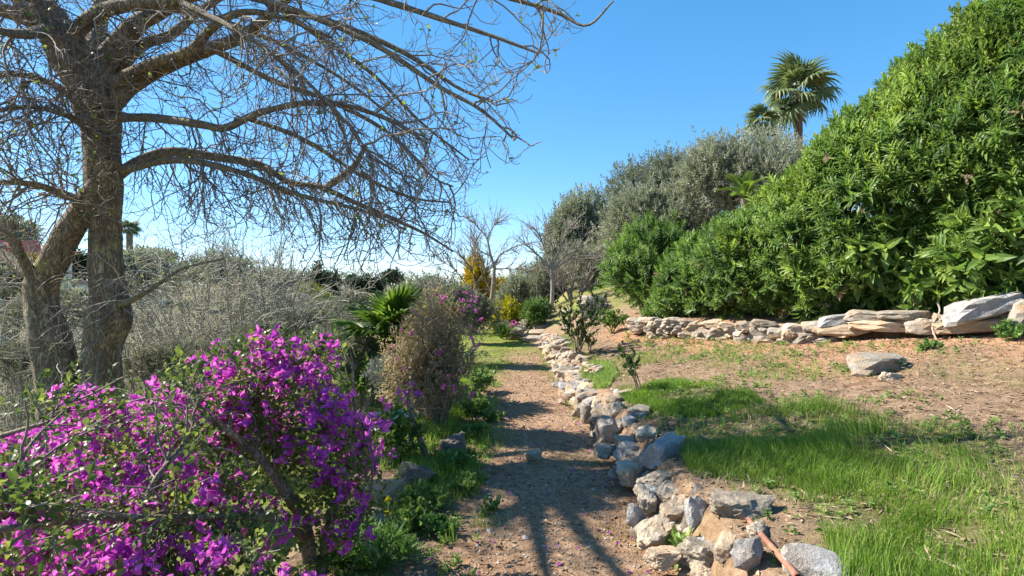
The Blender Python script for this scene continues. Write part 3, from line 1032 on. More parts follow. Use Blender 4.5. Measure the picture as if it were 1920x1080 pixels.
# hanging whips under the low limbs
sel = [7, 8, 9, 21, 22, 23, 25]
p, d, _, _ = spawn(LP[sel], 250, .08, 1.0, (.5, 1.2), [1.3, 2.2, 2.2, .8, .8, .7, .8])
B4 = grow(p, nrm(d * .6 + A(.0, 0, -.9)), R.uniform(.4, 1.05, 250), 11, (.0, 0, -.13), (.1, 0, .28), .26, .75)
r4 = taper(.0058, .003, 11, 250)
p, d, i5, _ = spawn(B4, 700, .25, 1.0, (.4, 1.1))
B5 = grow(p, nrm(d + A(0, 0, -.4)), R.uniform(.12, .4, 700), 8, (0, 0, -.13), (.05, 0, .42), .3, .55)
r5 = taper(.0038, .0025, 8, 700)


def inside_tree(P):
    """keep the twigs within the outline the crown has in the photograph, seen side-on"""
    tip = P[:, -1]
    a_, b_ = proj(tip)
    lim = np.interp(b_, [-200, 0, 60, 110, 200, 280, 345, 420, 480, 560], [1250, 1140, 1060, 1005, 965, 990, 905, 850, 830, 560])
    return (a_ < lim + 22 + R.normal(size=len(a_)) * 14) & (b_ < np.interp(a_, [0, 250, 400, 800], [520, 560, 560, 520])) & (tip[:, 1] > 3.2)


k1, k4 = inside_tree(B1), inside_tree(B4)
k2 = inside_tree(B2) & k1[i2 % NB1]                   # a twig stays only where the branch that bears it does
k3 = inside_tree(B3) & k2[i3]
k5 = inside_tree(B5) & k4[i5]
g = Geo()
for P_, r_, s_, k_ in ((B1, r1, 5, k1), (B4, r4, 4, k4)):
    V, q = tubes(P_[k_], r_[k_], s_)
    g.add(V, q, np.repeat(R.uniform(.2, .9, k_.sum()), P_.shape[1] * s_))
g.part("branches", MAT['twig'], tree, True, "stuff")
g = Geo()
for P_, r_, s_, k_ in ((B2, r2, 3, k2), (B3, r3, 3, k3), (B5, r5, 3, k5)):
    V, q = tubes(P_[k_], r_[k_], s_)
    g.add(V, q, np.repeat(R.uniform(0, .8, k_.sum()), P_.shape[1] * s_))
g.part("twigs", MAT['twig'], tree, True, "stuff")
# pale shoots springing from the lower trunks
TP = np.array([spline(trunk_l[2:8, :3], 20), spline(trunk_r[2:8, :3], 20), LP[11][::1][:20], LP[12][:20], LP[13][:20]])
p, d, _, _ = spawn(TP, 70, 0, .75, (.9, 1.6))
S1 = grow(p, nrm(d + A(.1, -.5, .1)), R.uniform(.35, .95, 70), 10, (0, -.02, -.05), (0, 0, -.12), .2)
p, d, _, _ = spawn(S1, 130, .2, 1.0, (.4, 1.1))
S2 = grow(p, d, R.uniform(.12, .4, 130), 7, (0, 0, -.05), None, .22)
g = Geo()
for P_, r0_, s_ in ((S1, .007, 4), (S2, .0042, 3)):
    V, q = tubes(P_, taper(r0_, r0_ * .5, P_.shape[1], len(P_)), s_)
    g.add(V, q, np.repeat(R.uniform(.3, 1, len(P_)), P_.shape[1] * s_))
g.part("trunk_shoots", MAT['paletwig'], tree, True, "stuff")
# the first few leaflets of spring
p, d, _, _ = spawn(B3[k3], 1500, .2, 1.0, (.3, 1.3))
lv, lf = leaf2(.28, .1)
V, f, c = scatter(lv, lf, p, d + A(0, 0, -.2), None, R.uniform(.025, .055, 1500))
part("leaves", V, f, MAT['lime'], tree, c, False, "stuff")


# ------------------------------------------------------------------ bare saplings
def sapling(name, label, base, trunk_rows, limb_rows, Y, cat="tree", mats=('palebark', 'paletwig'), nb=(60, 380), tw=(.35, .9), thick=1.0, group=None):
    trunk_rows = [(r[0], r[1], r[2] * .5) for r in trunk_rows]
    limb_rows = [[(r[0], r[1], r[2] * .42) for r in L_] for L_ in limb_rows]
    t = thing(name, label, cat, base, group)
    V, q, c = rough_tube(pxr(trunk_rows, Y), 30, 12, .05, int(trunk_rows[0][0]), 8)
    part("trunk", V, q, MAT[mats[0]], t, np.full(len(V), .5), True)
    L = [spline(pxr(trunk_rows, Y), 24)[10:]]
    L = [spline(L[0], 20)[:, :3]]
    for rows in limb_rows:
        ctrl = pxr(rows, Y)
        V, q, c = rough_tube(ctrl, 18, 7, .06, int(rows[-1][0]), 8)
        part("limb", V, q, MAT[mats[0]], t, np.full(len(V), .5), True)
        L.append(spline(ctrl, 20)[:, :3])
    L = np.array(L)
    w = np.ones(len(L))
    w[0] = .25
    p, d, _, _ = spawn(L, nb[0], .25, 1.0, (.4, .9), w)
    b1 = grow(p, d + A(0, 0, .15), R.uniform(tw[0], tw[1], nb[0]), 7, (0, 0, .03), None, .12)
    p, d, _, _ = spawn(np.concatenate([b1, b1]), nb[1], .2, 1.0, (.4, 1.0))
    b2 = grow(p, d, R.uniform(tw[0] * .4, tw[1] * .55, nb[1]), 6, (0, 0, .02), None, .16)
    g = Geo()
    V, q = tubes(b1, taper(.014 * thick, .006 * thick, 7, nb[0]), 4)
    g.add(V, q, .6)
    V, q = tubes(b2, taper(.0065 * thick, .004 * thick, 6, nb[1]), 3)
    g.add(V, q, np.repeat(R.uniform(.2, .9, nb[1]), 18))
    g.part("twigs", MAT[mats[1]], t, True, "stuff")
    return t


p = gnd(1036, 590, 12)
SY = 20.0
sapling("bare_sapling", "bare pale-barked sapling with fanned branches at the top of the stone steps", (at(1035, 588, SY)[0], SY, gz(at(1035, 588, SY)[0], SY)),
        [(1030, 592, 30), (1034, 575, 18), (1036, 540, 15), (1035, 505, 14)],
        [[(1035, 508, 11), (1010, 480, 9), (990, 462, 6), (968, 440, 3)], [(1035, 508, 10), (1022, 470, 7), (1010, 440, 5), (1000, 428, 3)],
         [(1035, 508, 11), (1036, 470, 8), (1030, 440, 6), (1024, 415, 3)], [(1036, 508, 10), (1055, 485, 8), (1075, 470, 6), (1100, 455, 3)],
         [(1036, 505, 9), (1048, 470, 7), (1060, 440, 5), (1072, 420, 3)], [(1036, 508, 9), (1062, 490, 6), (1085, 482, 4), (1110, 478, 3)]], SY, nb=(70, 420))
SY2 = 22.0
sapling("bare_sapling", "taller bare sapling with grey trunk behind the yellow shrub", (at(920, 590, SY2)[0], SY2, gz(at(920, 590, SY2)[0], SY2)),
        [(918, 625, 20), (920, 580, 16), (924, 540, 14), (927, 500, 13)],
        [[(927, 502, 11), (918, 470, 9), (912, 445, 7), (895, 425, 4), (885, 415, 2)], [(927, 502, 10), (935, 482, 8), (950, 470, 6), (975, 458, 3)],
         [(926, 505, 8), (945, 504, 6), (970, 505, 4), (990, 508, 2)], [(920, 480, 8), (900, 470, 5), (890, 455, 3)], [(913, 450, 7), (922, 430, 5), (930, 418, 3)]], SY2, nb=(80, 520))
SY3 = 19.0
sapling("bare_shrub_tree", "slanting bare branches standing before the yellow tree", (at(868, 590, SY3)[0], SY3, gz(at(868, 590, SY3)[0], SY3)),
        [(862, 640, 16), (872, 590, 12), (884, 560, 11), (892, 535, 8)],
        [[(892, 535, 7), (885, 510, 6), (868, 485, 5), (850, 470, 3)], [(892, 535, 6), (905, 515, 4), (915, 495, 3)], [(884, 555, 6), (865, 520, 4), (845, 500, 3), (830, 490, 2)],
         [(885, 510, 5), (890, 480, 4), (888, 455, 2)]], SY3, mats=('limb', 'twig'), nb=(60, 380))
SY4 = 21.0
sapling("bare_shrub_tree", "dark multi-stemmed bare shrub with one slanting pale stem behind the pale sapling", (at(1070, 590, SY4)[0], SY4, gz(at(1070, 590, SY4)[0], SY4)),
        [(1072, 600, 22), (1070, 575, 20), (1070, 555, 16), (1068, 540, 12)],
        [[(1072, 590, 9), (1085, 565, 7), (1098, 535, 6), (1108, 500, 3)], [(1068, 560, 10), (1058, 530, 7), (1052, 505, 4)], [(1070, 555, 10), (1076, 525, 7), (1080, 500, 4)],
         [(1068, 570, 9), (1052, 545, 6), (1045, 520, 4)]], SY4, mats=('limb', 'paletwig'), nb=(70, 360))


# ------------------------------------------------------------------ crowns of small leaves
SPRAY = [spray_template(8, .34, .17) for _ in range(4)]
SPRAYF = [spray_template(6, .42, .22, stem=False) for _ in range(4)]


def crown_points(blobs, n, shell=.55):
    """points in the outer part of a set of ellipsoid lobes, and the outward direction there"""
    blobs = np.asarray(blobs, dtype=np.float64)
    vol = (blobs[:, 3] * blobs[:, 4] * blobs[:, 5]) ** .67
    i = R.choice(len(blobs), n, p=vol / vol.sum())
    u = nrm(R.normal(size=(n, 3)))
    rr = (shell + (1 - shell) * R.random(n) ** .7)
    rr *= 1 + .16 * R.normal(size=n)
    pos = blobs[i, :3] + u * blobs[i, 3:6] * rr[:, None]
    # break the surface into clumps: thin out where a coarse noise is low
    keep = fbm(pos * 1.0 / np.mean(blobs[:, 3:6]) * 3.2, 5, 3) + .28 > R.random(n) * .5
    return pos[keep], u[keep]


def foliage(parent, name, blobs, n, size, mat, up=.35, shell=.5, tmpl=None, jit=.6, kind="stuff", above=None):
    pos, u = crown_points(blobs, n, shell)
    if above is not None:
        k_ = pos[:, 2] > hgt(pos[:, 0], pos[:, 1]) + above
        pos, u = pos[k_], u[k_]
    d = nrm(u + A(0, 0, up) + R.normal(size=u.shape) * jit)
    g = Geo()
    tm = tmpl or SPRAY
    w_ = R.integers(len(tm), size=len(pos))
    tin = np.clip(.5 + .33 * fbm(pos * 1.7, 44, 2) + R.normal(size=len(pos)) * .17, 0, .8)
    for k in range(len(tm)):
        m_ = w_ == k
        if not m_.any():
            continue
        tv, tf, tt = tm[k]
        V, f, c = scatter(tv, tf, pos[m_], d[m_], u[m_] * .3 + A(0, 0, 1), size * R.uniform(.7, 1.3, m_.sum()), tin[m_], tt - .1)
        g.add(V, f, c)
    return g.part(name, mat, parent, False, kind)


def lobes(cx, cy, cz, rx, ry, rz, n, sub=.45, seed=None):
    """a big ellipsoid broken into n lobes on its surface plus a core"""
    u = nrm(R.normal(size=(n, 3)))
    u[:, 2] = np.abs(u[:, 2]) * .9 - .25
    c = A(cx, cy, cz) + u * A(rx, ry, rz) * (1 - sub * .75)
    s = R.uniform(.75, 1.25, n)[:, None] * A(rx, ry, rz) * sub
    core = np.array([[cx, cy, cz, rx * .62, ry * .62, rz * .62]])
    return np.vstack([core, np.hstack([c, s])])


def px_box(px0, px1, py0, py1, Y):
    a_, b_ = at(px0, py1, Y), at(px1, py0, Y)
    return (a_[0] + b_[0]) / 2, Y, (a_[2] + b_[2]) / 2, (b_[0] - a_[0]) / 2, (b_[2] - a_[2]) / 2


def woody(parent, base, blobs, n, r0, mat, sides=6, K=9):
    """stems from the base out to the lobes"""
    blobs = np.asarray(blobs)
    tgt = blobs[R.integers(len(blobs), size=n)]
    P = np.empty((n, K, 3))
    t = np.linspace(0, 1, K)[None, :, None]
    b = np.asarray(base) + R.normal(size=(n, 3)) * A(.5, .5, 0) * r0 * 2
    mid = (b + tgt[:, :3]) / 2 + A(0, 0, .12) * np.linalg.norm(tgt[:, :3] - b, axis=1)[:, None] + R.normal(size=(n, 3)) * .08
    P = (1 - t) ** 2 * b[:, None] + 2 * t * (1 - t) * mid[:, None] + t ** 2 * tgt[:, None, :3]
    P = P + np.cumsum(R.normal(size=P.shape), 1) * .006 * np.linalg.norm(tgt[:, :3] - b, axis=1)[:, None, None] * (t > 0)
    V, q = tubes(P, taper(r0 * R.uniform(.6, 1, n), r0 * .15, K, n), sides)
    return P, V, q


def bushy_tree(name, label, px0, px1, py0, py1, Y, leaf, n, size, cat="tree", trunk=True, bark='limb', nl=16, sub=.42, group=None, up=.35, tmpl=None, trunk_base=None, ry=None, shell=.5):
    cx, cy, cz, rx, rz = px_box(px0, px1, py0, py1, Y)
    g0 = gz(cx, cy)
    t = thing(name, label, cat, (cx, cy, g0), group)
    bl = lobes(cx, cy, cz, rx, ry or rx * .8, rz, nl, sub)
    bl[:, 2] = np.maximum(bl[:, 2], g0 + .1)
    if trunk:
        P, V, q = woody(t, (cx, cy, g0 - .1), bl, 9, max(.03, .07 * rx), MAT[bark])
        part("trunk", V, q, MAT[bark], t, np.full(len(V), .5), True)
    foliage(t, "crown" if cat == "tree" else "foliage", bl, n, size, MAT[leaf], up, shell, tmpl, above=.0)
    return t


# olive trees up the hill
bushy_tree("olive_tree", "tall dark grey-green olive tree with open crown at the head of the path", 1026, 1160, 335, 560, 27, 'olivedark', 9000, .5, nl=20, sub=.36, shell=.3)
bushy_tree("olive_tree", "olive tree with a high domed top between the dark olive and the silver one", 1120, 1330, 272, 500, 29, 'olivedark', 12000, .52, nl=24, sub=.38, shell=.35)
bushy_tree("olive_tree", "silvery olive tree in front of the two palms", 1262, 1540, 228, 470, 21, 'olive', 16000, .36, nl=26, sub=.38, shell=.35)
bushy_tree("olive_tree", "pale silver-green olive tree behind the rounded oleander", 1105, 1345, 335, 560, 22, 'olive', 15000, .36, nl=26, sub=.4, shell=.35)
bushy_tree("olive_tree", "low grey olive tree behind the bare saplings", 985, 1075, 480, 600, 26, 'olivedark', 3800, .36, nl=12)
bushy_tree("olive_tree", "grey-leaved olive beside the dark bare shrub under the tall olive", 1050, 1140, 440, 575, 24, 'olive', 2600, .34, nl=10)
bushy_tree("evergreen_tree", "rounded dark evergreen in the gap right of the taller bare sapling", 935, 990, 515, 610, 25, 'olivedark', 2600, .34, nl=9)
bushy_tree("evergreen_tree", "grey-green bushy tree on the skyline between the two bare saplings", 960, 1030, 495, 590, 40, 'olive', 3000, .5, nl=10)

# ------------------------------------------------------------------ oleander hedge
def oleander_shoot(n=15, l=.15, seed=0, wide=.11):
    g = Geo()
    lv, lf = leaf6(wide, .10, .03)
    k = np.arange(n)
    y = .02 + .26 * (k / n) ** .9
    az = k * 2.1 + seed
    an = np.interp(k, [0, n * .5, n - 1], [1.35, .95, .3]) + R.normal(size=n) * .12
    d = np.stack([np.sin(an) * np.cos(az), np.cos(an), np.sin(an) * np.sin(az)], 1)
    nn = np.stack([-np.cos(an) * np.cos(az), np.sin(an), -np.cos(an) * np.sin(az)], 1)
    ll = l * np.interp(k, [0, n * .4, n - 1], [.95, 1.05, .6]) * R.uniform(.85, 1.1, n)
    V, f, c = scatter(lv, lf, np.stack([0 * y, y, 0 * y], 1), d, nn, ll, np.interp(k, [0, n - 1], [.2, .68]) + R.normal(size=n) * .08)
    g.add(V, f, np.clip(c, 0, 1))
    Vs, q = tubes(A([[0, -.12, 0], [0, .12, 0], [0, .28, 0]]), np.array([[.006, .005, .003]]), 3)
    g.add(Vs, q, .35)
    return g.get()


SHOOT = [oleander_shoot(15 + i % 3, .17, i * 1.7, .095) for i in range(5)]
SHOOTW = [oleander_shoot(11, .19, i * 1.3, .15) for i in range(3)]          # broad-leaved shoots low on the shaded side
SMALL = [spray_template(9, .30, .26, (.35, 1.1)) for _ in range(4)]

NF = nrm(A(-4.5, -3.6, 0))[:2]                         # horizontal direction from the hedge to the slope below
sil_px = [1215, 1250, 1290, 1400, 1480, 1560, 1650, 1720, 1790, 1880, 1960, 2100]
sil_py = [555, 490, 452, 388, 318, 234, 170, 112, 62, 14, -50, -100]


def hedge_base(t):
    x, y = 2.4 + 3.6 * t, 11 - 4.5 * t
    return x - NF[0] * 1.25, y - NF[1] * 1.25


def hedge_section(t, phi, depth):
    """point on the hedge's skin: along it t, round its section phi (0 front, pi/2 top)"""
    bx, by = hedge_base(t)
    zb = hgt(bx + NF[0] * .6, by + NF[1] * .6, False) + .02
    rad = np.interp(t, [0, .3, 1], [.75, 1.0, 1.2])
    cph, sph = np.cos(phi), np.sin(phi)
    sq = np.sign(cph) * np.abs(cph) ** .75
    k = 1 - depth
    x = bx + NF[0] * rad * sq * k
    y = by + NF[1] * rad * sq * k
    px = x / y * F + CX
    top = CZ + (HY - np.interp(px, sil_px, sil_py) - 26) / F * y
    Hh = np.maximum(top - zb, .5)
    z = zb + Hh * .46 + Hh * .54 * sph * k
    out = nrm(np.stack([NF[0] * cph, NF[1] * cph, sph * .8], 1))
    P = np.stack([x, y, z], 1)
    P = P + out * (.40 * fbm(P * .95, 61, 2) + .20 * fbm(P * 2.6, 64, 2))[:, None]
    return P, out, zb


def hedge_shrub(name, label, t0, t1, n, nparts, leaf, tmpl, size, phis=(-1.25, 2.2), up=.75):
    t = R.uniform(t0, t1, n)
    phi = R.uniform(phis[0], phis[1], n)
    dep = np.where(R.random(n) < .42, R.uniform(.1, .75, n), np.abs(R.normal(size=n)) * .11)
    P, out_, zb = hedge_section(t, phi, dep)
    keep = (P[:, 2] > hgt(P[:, 0], P[:, 1], False) + .04) & (fbm(P * 2.0, 88, 2) > -.30)
    P, out_, dep, zb = P[keep], out_[keep], dep[keep], zb[keep]
    d = nrm(out_ * .9 + A(0, 0, up) + R.normal(size=P.shape) * .48)
    mx = (t0 + t1) / 2
    bx, by = hedge_base(mx)
    th = thing(name, label, "shrub", (bx, by, gz(bx, by)), "oleander hedge on the terrace")
    # inner stems
    ns = 46
    tt = R.uniform(t0, t1, ns)
    sx, sy = hedge_base(tt)
    b0 = np.stack([sx, sy, hgt(sx, sy)], 1) + R.normal(size=(ns, 3)) * A(.15, .15, 0)
    tips = P[R.integers(len(P), size=ns)]
    w_ = R.normal(size=(ns, 3)) * .2
    tq = np.linspace(0, 1, 8)[None, :, None]
    near = np.argsort(((P[None, :, :2] - b0[:, None, :2]) ** 2).sum(2), axis=1)[:, :200]
    tips = P[near[np.arange(ns), R.integers(200, size=ns)]]
    mid = (b0 + tips) / 2 + w_ + A(0, 0, .3)
    Q = (1 - tq) ** 2 * b0[:, None] + 2 * tq * (1 - tq) * mid[:, None] + tq ** 2 * tips[:, None]
    V, q = tubes(Q, taper(.02, .006, 8, ns), 5)
    part("stems", V, q, MAT['limb'], th, np.full(len(V), .5), True)
    tin = np.clip(.45 + .45 * fbm(P * 1.1, 71, 2) + .12 * R.normal(size=len(P)), 0, .85)
    # the shoots that show largest: outer skin, facing the path
    score = -(dep * 6) - np.linalg.norm(P - A(0, 0, CZ), axis=1) * .25 + out_[:, :2] @ NF * 1.0 + R.random(len(P)) * .6
    a_, b_ = proj(P)
    score[(a_ > 1930) | (b_ < -10)] -= 10
    order = np.argsort(-score)
    big = order[:nparts]
    rest = order[nparts:]
    mlist = []
    for k, (tv, tf, tt_) in enumerate(tmpl):
        m_ = mesh("leaf_shoot", tv, tf, np.clip(tt_ + .02, 0, 1))
        m_.materials.append(MAT[leaf])
        mlist.append(m_)
    Rm = frames(d[big], np.tile(A(0, 0, 1.), (len(big), 1)) + R.normal(size=(len(big), 3)) * .3)
    for j, b in enumerate(big):
        o = link("leaf_shoot", mlist[int(R.integers(len(mlist)))], None, th)
        s = float(size * R.uniform(.6, 1.4))
        M4 = Matrix([[*Rm[j, 0], 0], [*Rm[j, 1], 0], [*Rm[j, 2], 0], [0, 0, 0, 1]]) @ Matrix.Scale(s, 4)
        M4.translation = Vector([float(v) for v in (P[b] - np.array(th.location))])
        o.matrix_basis = M4
    g = Geo()
    w_ = R.integers(len(tmpl), size=len(rest))
    for k in range(len(tmpl)):
        s_ = rest[w_ == k]
        tv, tf, tt_ = tmpl[k]
        V, f, c = scatter(tv, tf, P[s_], d[s_], A(0, 0, 1) + R.normal(size=(len(s_), 3)) * .3, size * R.uniform(.6, 1.4, len(s_)), (tin[s_] - .45) * 1.6, tt_)
        g.add(V, f, np.clip(c, 0, 1))
    g.part("foliage", MAT[leaf], th, False, "stuff")
    s_ = R.integers(len(P), size=max(12, n // 45))         # dead and yellowing shoots
    tv, tf, tt_ = tmpl[0]
    V, f, c = scatter(tv, tf, P[s_] + R.normal(size=(len(s_), 3)) * .05, d[s_] + A(0, 0, -.7), None, size * R.uniform(.5, .95, len(s_)), np.zeros(len(s_)), tt_)
    part("dead_leaves", V, f, MAT['brownleaf'], th, np.clip(c, 0, 1), False, "stuff")
    return th


hedge_shrub("oleander_shrub", "large leafy oleander sloping up behind the middle of the terrace wall", -.04, .56, 4800, 300, 'oleander', SHOOT, .86, (-1.25, 2.5))
hedge_shrub("oleander_shrub", "tallest oleander, rising out of the top of the picture above the thick end stones", .52, 1.22, 7000, 260, 'oleander', SHOOT, 1.0, (-1.25, 2.5))
hedge_shrub("broadleaf_shrub", "shaded broad-leaved low shrub drooping over the thick end stones of the terrace wall", .66, 1.15, 330, 130, 'oleander', SHOOTW, 1.4, (-1.1, -.25), .25)

# small-leaved lime shrub growing up through the hedge
th = thing("lime_shrub", "yellow-green small-leaved shrub growing up through the tall oleander", "shrub", (6.2, 8.6, gz(6.2, 8.6)))
n = 2600
t = R.uniform(.15, 1.05, n)
phi = R.uniform(.25, 1.9, n)
P, out_, zb = hedge_section(t, phi, np.abs(R.normal(size=n)) * .05 - .06)
k_ = (fbm(P * .85, 15, 2) > -.06)
P, out_ = P[k_], out_[k_]
g = Geo()
tin = np.clip(.5 + .3 * R.normal(size=len(P)), 0, 1)
d = nrm(out_ * .6 + A(0, 0, .8) + R.normal(size=P.shape) * .4)
w_ = R.integers(4, size=len(P))
for k in range(4):
    tv, tf, tt_ = SMALL[k]
    V, f, c = scatter(tv, tf, P[w_ == k], d[w_ == k], None, R.uniform(.16, .30, (w_ == k).sum()), tin[w_ == k], tt_ - .1)
    g.add(V, f, c)
g.part("foliage", MAT['lime'], th, False, "stuff")
ns = 16
b0 = np.tile(A(6.2, 8.6, gz(6.2, 8.6)), (ns, 1)) + R.normal(size=(ns, 3)) * A(.3, .3, 0)
tips = P[R.integers(len(P), size=ns)]
tq = np.linspace(0, 1, 8)[None, :, None]
V, q = tubes(b0[:, None] * (1 - tq) + tips[:, None] * tq + np.sin(tq * PI) * .15, taper(.018, .005, 8, ns), 5)
part("stems", V, q, MAT['limb'], th, np.full(len(V), .5), True)


def leafy_shrub(name, label, px0, px1, py0, py1, Y, leaf, tmpl, n, size, nparts=0, cat="shrub", nl=8, sub=.45, up=.8, bark='limb', group=None, ry=None, shell=.62, jit=.35, stems=10, partname="leaf_shoot"):
    """a shrub whose nearest shoots are parts of their own"""
    cx, cy, cz, rx, rz = px_box(px0, px1, py0, py1, Y)
    ry = ry or rx * .85
    g0 = gz(cx, cy)
    th = thing(name, label, cat, (cx, cy, g0), group)
    bl = lobes(cx, cy, cz, rx, ry, rz, nl, sub)
    pos, u = crown_points(bl, n, shell)
    k_ = pos[:, 2] > hgt(pos[:, 0], pos[:, 1], False) + .03
    pos, u = pos[k_], u[k_]
    d = nrm(u + A(0, 0, up) + R.normal(size=u.shape) * jit)
    if stems:
        P_, V, q = woody(th, (cx, cy, g0 - .05), bl, stems, max(.012, .03 * rx), MAT[bark], 5)
        part("stems", V, q, MAT[bark], th, np.full(len(V), .5), True)
    cen = A(cx, cy, cz)
    rel = (pos - cen) / A(rx, ry, rz)
    score = np.linalg.norm(rel, axis=1) - rel[:, 1] * .8 + R.random(len(pos)) * .3
    order = np.argsort(-score)
    big, rest = order[:nparts], order[nparts:]
    if nparts:
        ml = []
        for (tv, tf, tt_) in tmpl:
            m_ = mesh(partname, tv, tf, tt_)
            m_.materials.append(MAT[leaf])
            ml.append(m_)
        Rm = frames(d[big], np.tile(A(0, 0, 1.), (len(big), 1)) + R.normal(size=(len(big), 3)) * .3)
        for j, b in enumerate(big):
            o = link(partname, ml[int(R.integers(len(ml)))], None, th)
            M4 = Matrix([[*Rm[j, 0], 0], [*Rm[j, 1], 0], [*Rm[j, 2], 0], [0, 0, 0, 1]]) @ Matrix.Scale(float(size * R.uniform(.75, 1.25)), 4)
            M4.translation = Vector([float(v) for v in (pos[b] - np.array(th.location))])
            o.matrix_basis = M4
    g = Geo()
    w_ = R.integers(len(tmpl), size=len(rest))
    tin = np.clip(.3 * fbm(pos * 1.5, 3, 2) + .12 * R.normal(size=len(pos)), -.5, .5)
    for k in range(len(tmpl)):
        s_ = rest[w_ == k]
        if len(s_):
            tv, tf, tt_ = tmpl[k]
            V, f, c = scatter(tv, tf, pos[s_], d[s_], A(0, 0, 1) + R.normal(size=(len(s_), 3)) * .3, size * R.uniform(.75, 1.25, len(s_)), tin[s_], tt_)
            g.add(V, f, np.clip(c, 0, 1))
    g.part("foliage", MAT[leaf], th, False, "stuff")
    return th


leafy_shrub("oleander_shrub", "rounded separate oleander at the far end of the terrace wall", 1118, 1300, 405, 605, 13.4, 'oleander', SHOOT, 2800, .9, 120, nl=12, ry=1.1)

# ------------------------------------------------------------------ bougainvilleas
def bract_cluster(seed, nf=4):
    r = np.random.default_rng(seed)
    g = Geo()
    lv = A([0, 0, 0], [-.36, .38, .10], [0, .42, 0], [.36, .38, .10], [-.24, .74, .13], [0, .76, .06], [.24, .74, .13], [0, 1.05, .16])
    lf = [np.array([[1, 2, 5, 4], [2, 3, 6, 5]]), np.array([[0, 2, 1], [0, 3, 2], [4, 5, 7], [5, 6, 7]])]
    for f_ in range(nf):
        ax = nrm(r.normal(size=3) + A(0, 1.0, .2))
        c = nrm(r.normal(size=3) + A(0, .8, 0)) * r.uniform(.008, .045)
        fr = frames(ax[None])[0]
        for b in range(3):
            a = b * 2.094 + r.normal() * .25
            dd = fr[:, 1] * .62 + (fr[:, 0] * math.cos(a) + fr[:, 2] * math.sin(a)) * .8
            nn = fr[:, 1] * .8 - (fr[:, 0] * math.cos(a) + fr[:, 2] * math.sin(a)) * .6
            V, f, cc = scatter(lv, lf, c[None], dd[None], nn[None], r.uniform(.024, .033), np.array([r.uniform(.15, .85)]))
            g.add(V, f, cc)
    return g.get()


BRACT = [bract_cluster(i, 4 + i % 2) for i in range(6)]
BLEAF = [spray_template(5, .30, .27, (.5, 1.2), stem=False, leaf=leaf6(.27, .10, .06)) for _ in range(5)]

bb = at(585, 1075, 3.0)
bou = thing("bougainvillea", "bougainvillea covered in magenta-purple bracts filling the near corner below the tree", "bush", (bb[0], bb[1], gz(bb[0], bb[1])))
stem_px = [
    [(588, 1120, 30, 3.0), (580, 1040, 26, 3.0), (565, 970, 22, 2.95), (520, 900, 18, 2.85), (480, 850, 15, 2.8), (430, 810, 12, 2.7), (370, 760, 9, 2.6), (330, 700, 5, 2.6)],
    [(596, 1120, 26, 3.05), (604, 1040, 22, 3.05), (625, 960, 15, 3.1), (650, 880, 11, 3.15), (665, 780, 7, 3.2), (660, 680, 4, 3.2)],
    [(575, 1010, 18, 3.0), (520, 975, 15, 2.7), (430, 968, 14, 2.4), (300, 972, 14, 2.1), (180, 970, 14, 1.9), (60, 985, 13, 1.7), (-60, 1000, 10, 1.6)],
    [(560, 960, 14, 2.95), (520, 880, 11, 3.05), (515, 790, 9, 3.1), (540, 700, 6, 3.1), (560, 640, 4, 3.1)],
    [(262, 965, 11, 2.1), (290, 900, 9, 2.2), (330, 850, 7, 2.3), (360, 800, 5, 2.4), (365, 740, 3, 2.5)],
    [(60, 985, 10, 1.7), (30, 900, 8, 1.8), (60, 830, 6, 1.9), (120, 770, 4, 2.1)],
    [(430, 810, 9, 2.7), (440, 760, 7, 2.8), (470, 700, 4, 2.9)], [(-40, 830, 12, 2.4), (60, 800, 8, 2.4), (90, 790, 5, 2.4), (150, 740, 3, 2.4)],
    [(604, 1040, 14, 3.05), (660, 1000, 9, 2.9), (690, 940, 6, 2.9), (700, 880, 4, 2.9)], [(420, 970, 9, 2.4), (455, 1020, 7, 2.2), (470, 1070, 5, 2.1), (480, 1120, 4, 2.0)],
]
BL = []
for i, rows in enumerate(stem_px):
    V, q, c = rough_tube(pxr(rows), 30, 9, .09, 90 + i, 14)
    part("trunk" if i < 2 else "stem", V, q, MAT['limb'], bou, np.full(len(V), .5), True)
    BL.append(spline(pxr(rows), 24)[6 if i < 2 else 0:, :3])
BL = [spline(b, 20) for b in BL]
bblobs = np.array([
    [-1.32, 3.0, .80, .50, .42, .42], [-.98, 3.05, .70, .28, .34, .48], [-1.25, 3.0, .98, .38, .32, .33], [-1.75, 2.85, .74, .48, .4, .36], [-2.2, 2.7, .66, .46, .42, .34],
    [-1.55, 2.4, .52, .46, .38, .32], [-1.95, 2.2, .58, .5, .36, .28], [-1.35, 1.95, .48, .42, .32, .26], [-1.75, 1.75, .60, .45, .28, .22], [-.95, 2.9, .38, .26, .3, .3],
    [-1.02, 2.1, .35, .34, .28, .28], [-1.2, 1.55, .60, .38, .2, .18], [-2.5, 2.3, .7, .4, .4, .3]])
tw0 = np.array(BL)
pB, dB, _, _ = spawn(tw0, 130, .2, 1.0, (.4, 1.1))
b1 = grow(pB, dB + A(0, 0, .2), R.uniform(.15, .38, 130), 7, (0, 0, .02), (0, 0, -.12), .16)
pB, dB, _, _ = spawn(b1, 330, .2, 1.0, (.4, 1.0))
b2 = grow(pB, dB, R.uniform(.07, .2, 330), 5, (0, 0, -.05), None, .18)


def bou_top(a):
    return np.interp(a, [-200, 0, 90, 200, 300, 430, 500, 545, 590, 640, 690, 715, 740], [755, 738, 695, 700, 695, 655, 640, 618, 640, 632, 680, 745, 900])


def bou_in(P_):
    a_, b_ = proj(P_[:, -1])
    return (b_ > bou_top(a_) - 12) & (P_[:, -1, 1] > 1.6) & (a_ < 722)


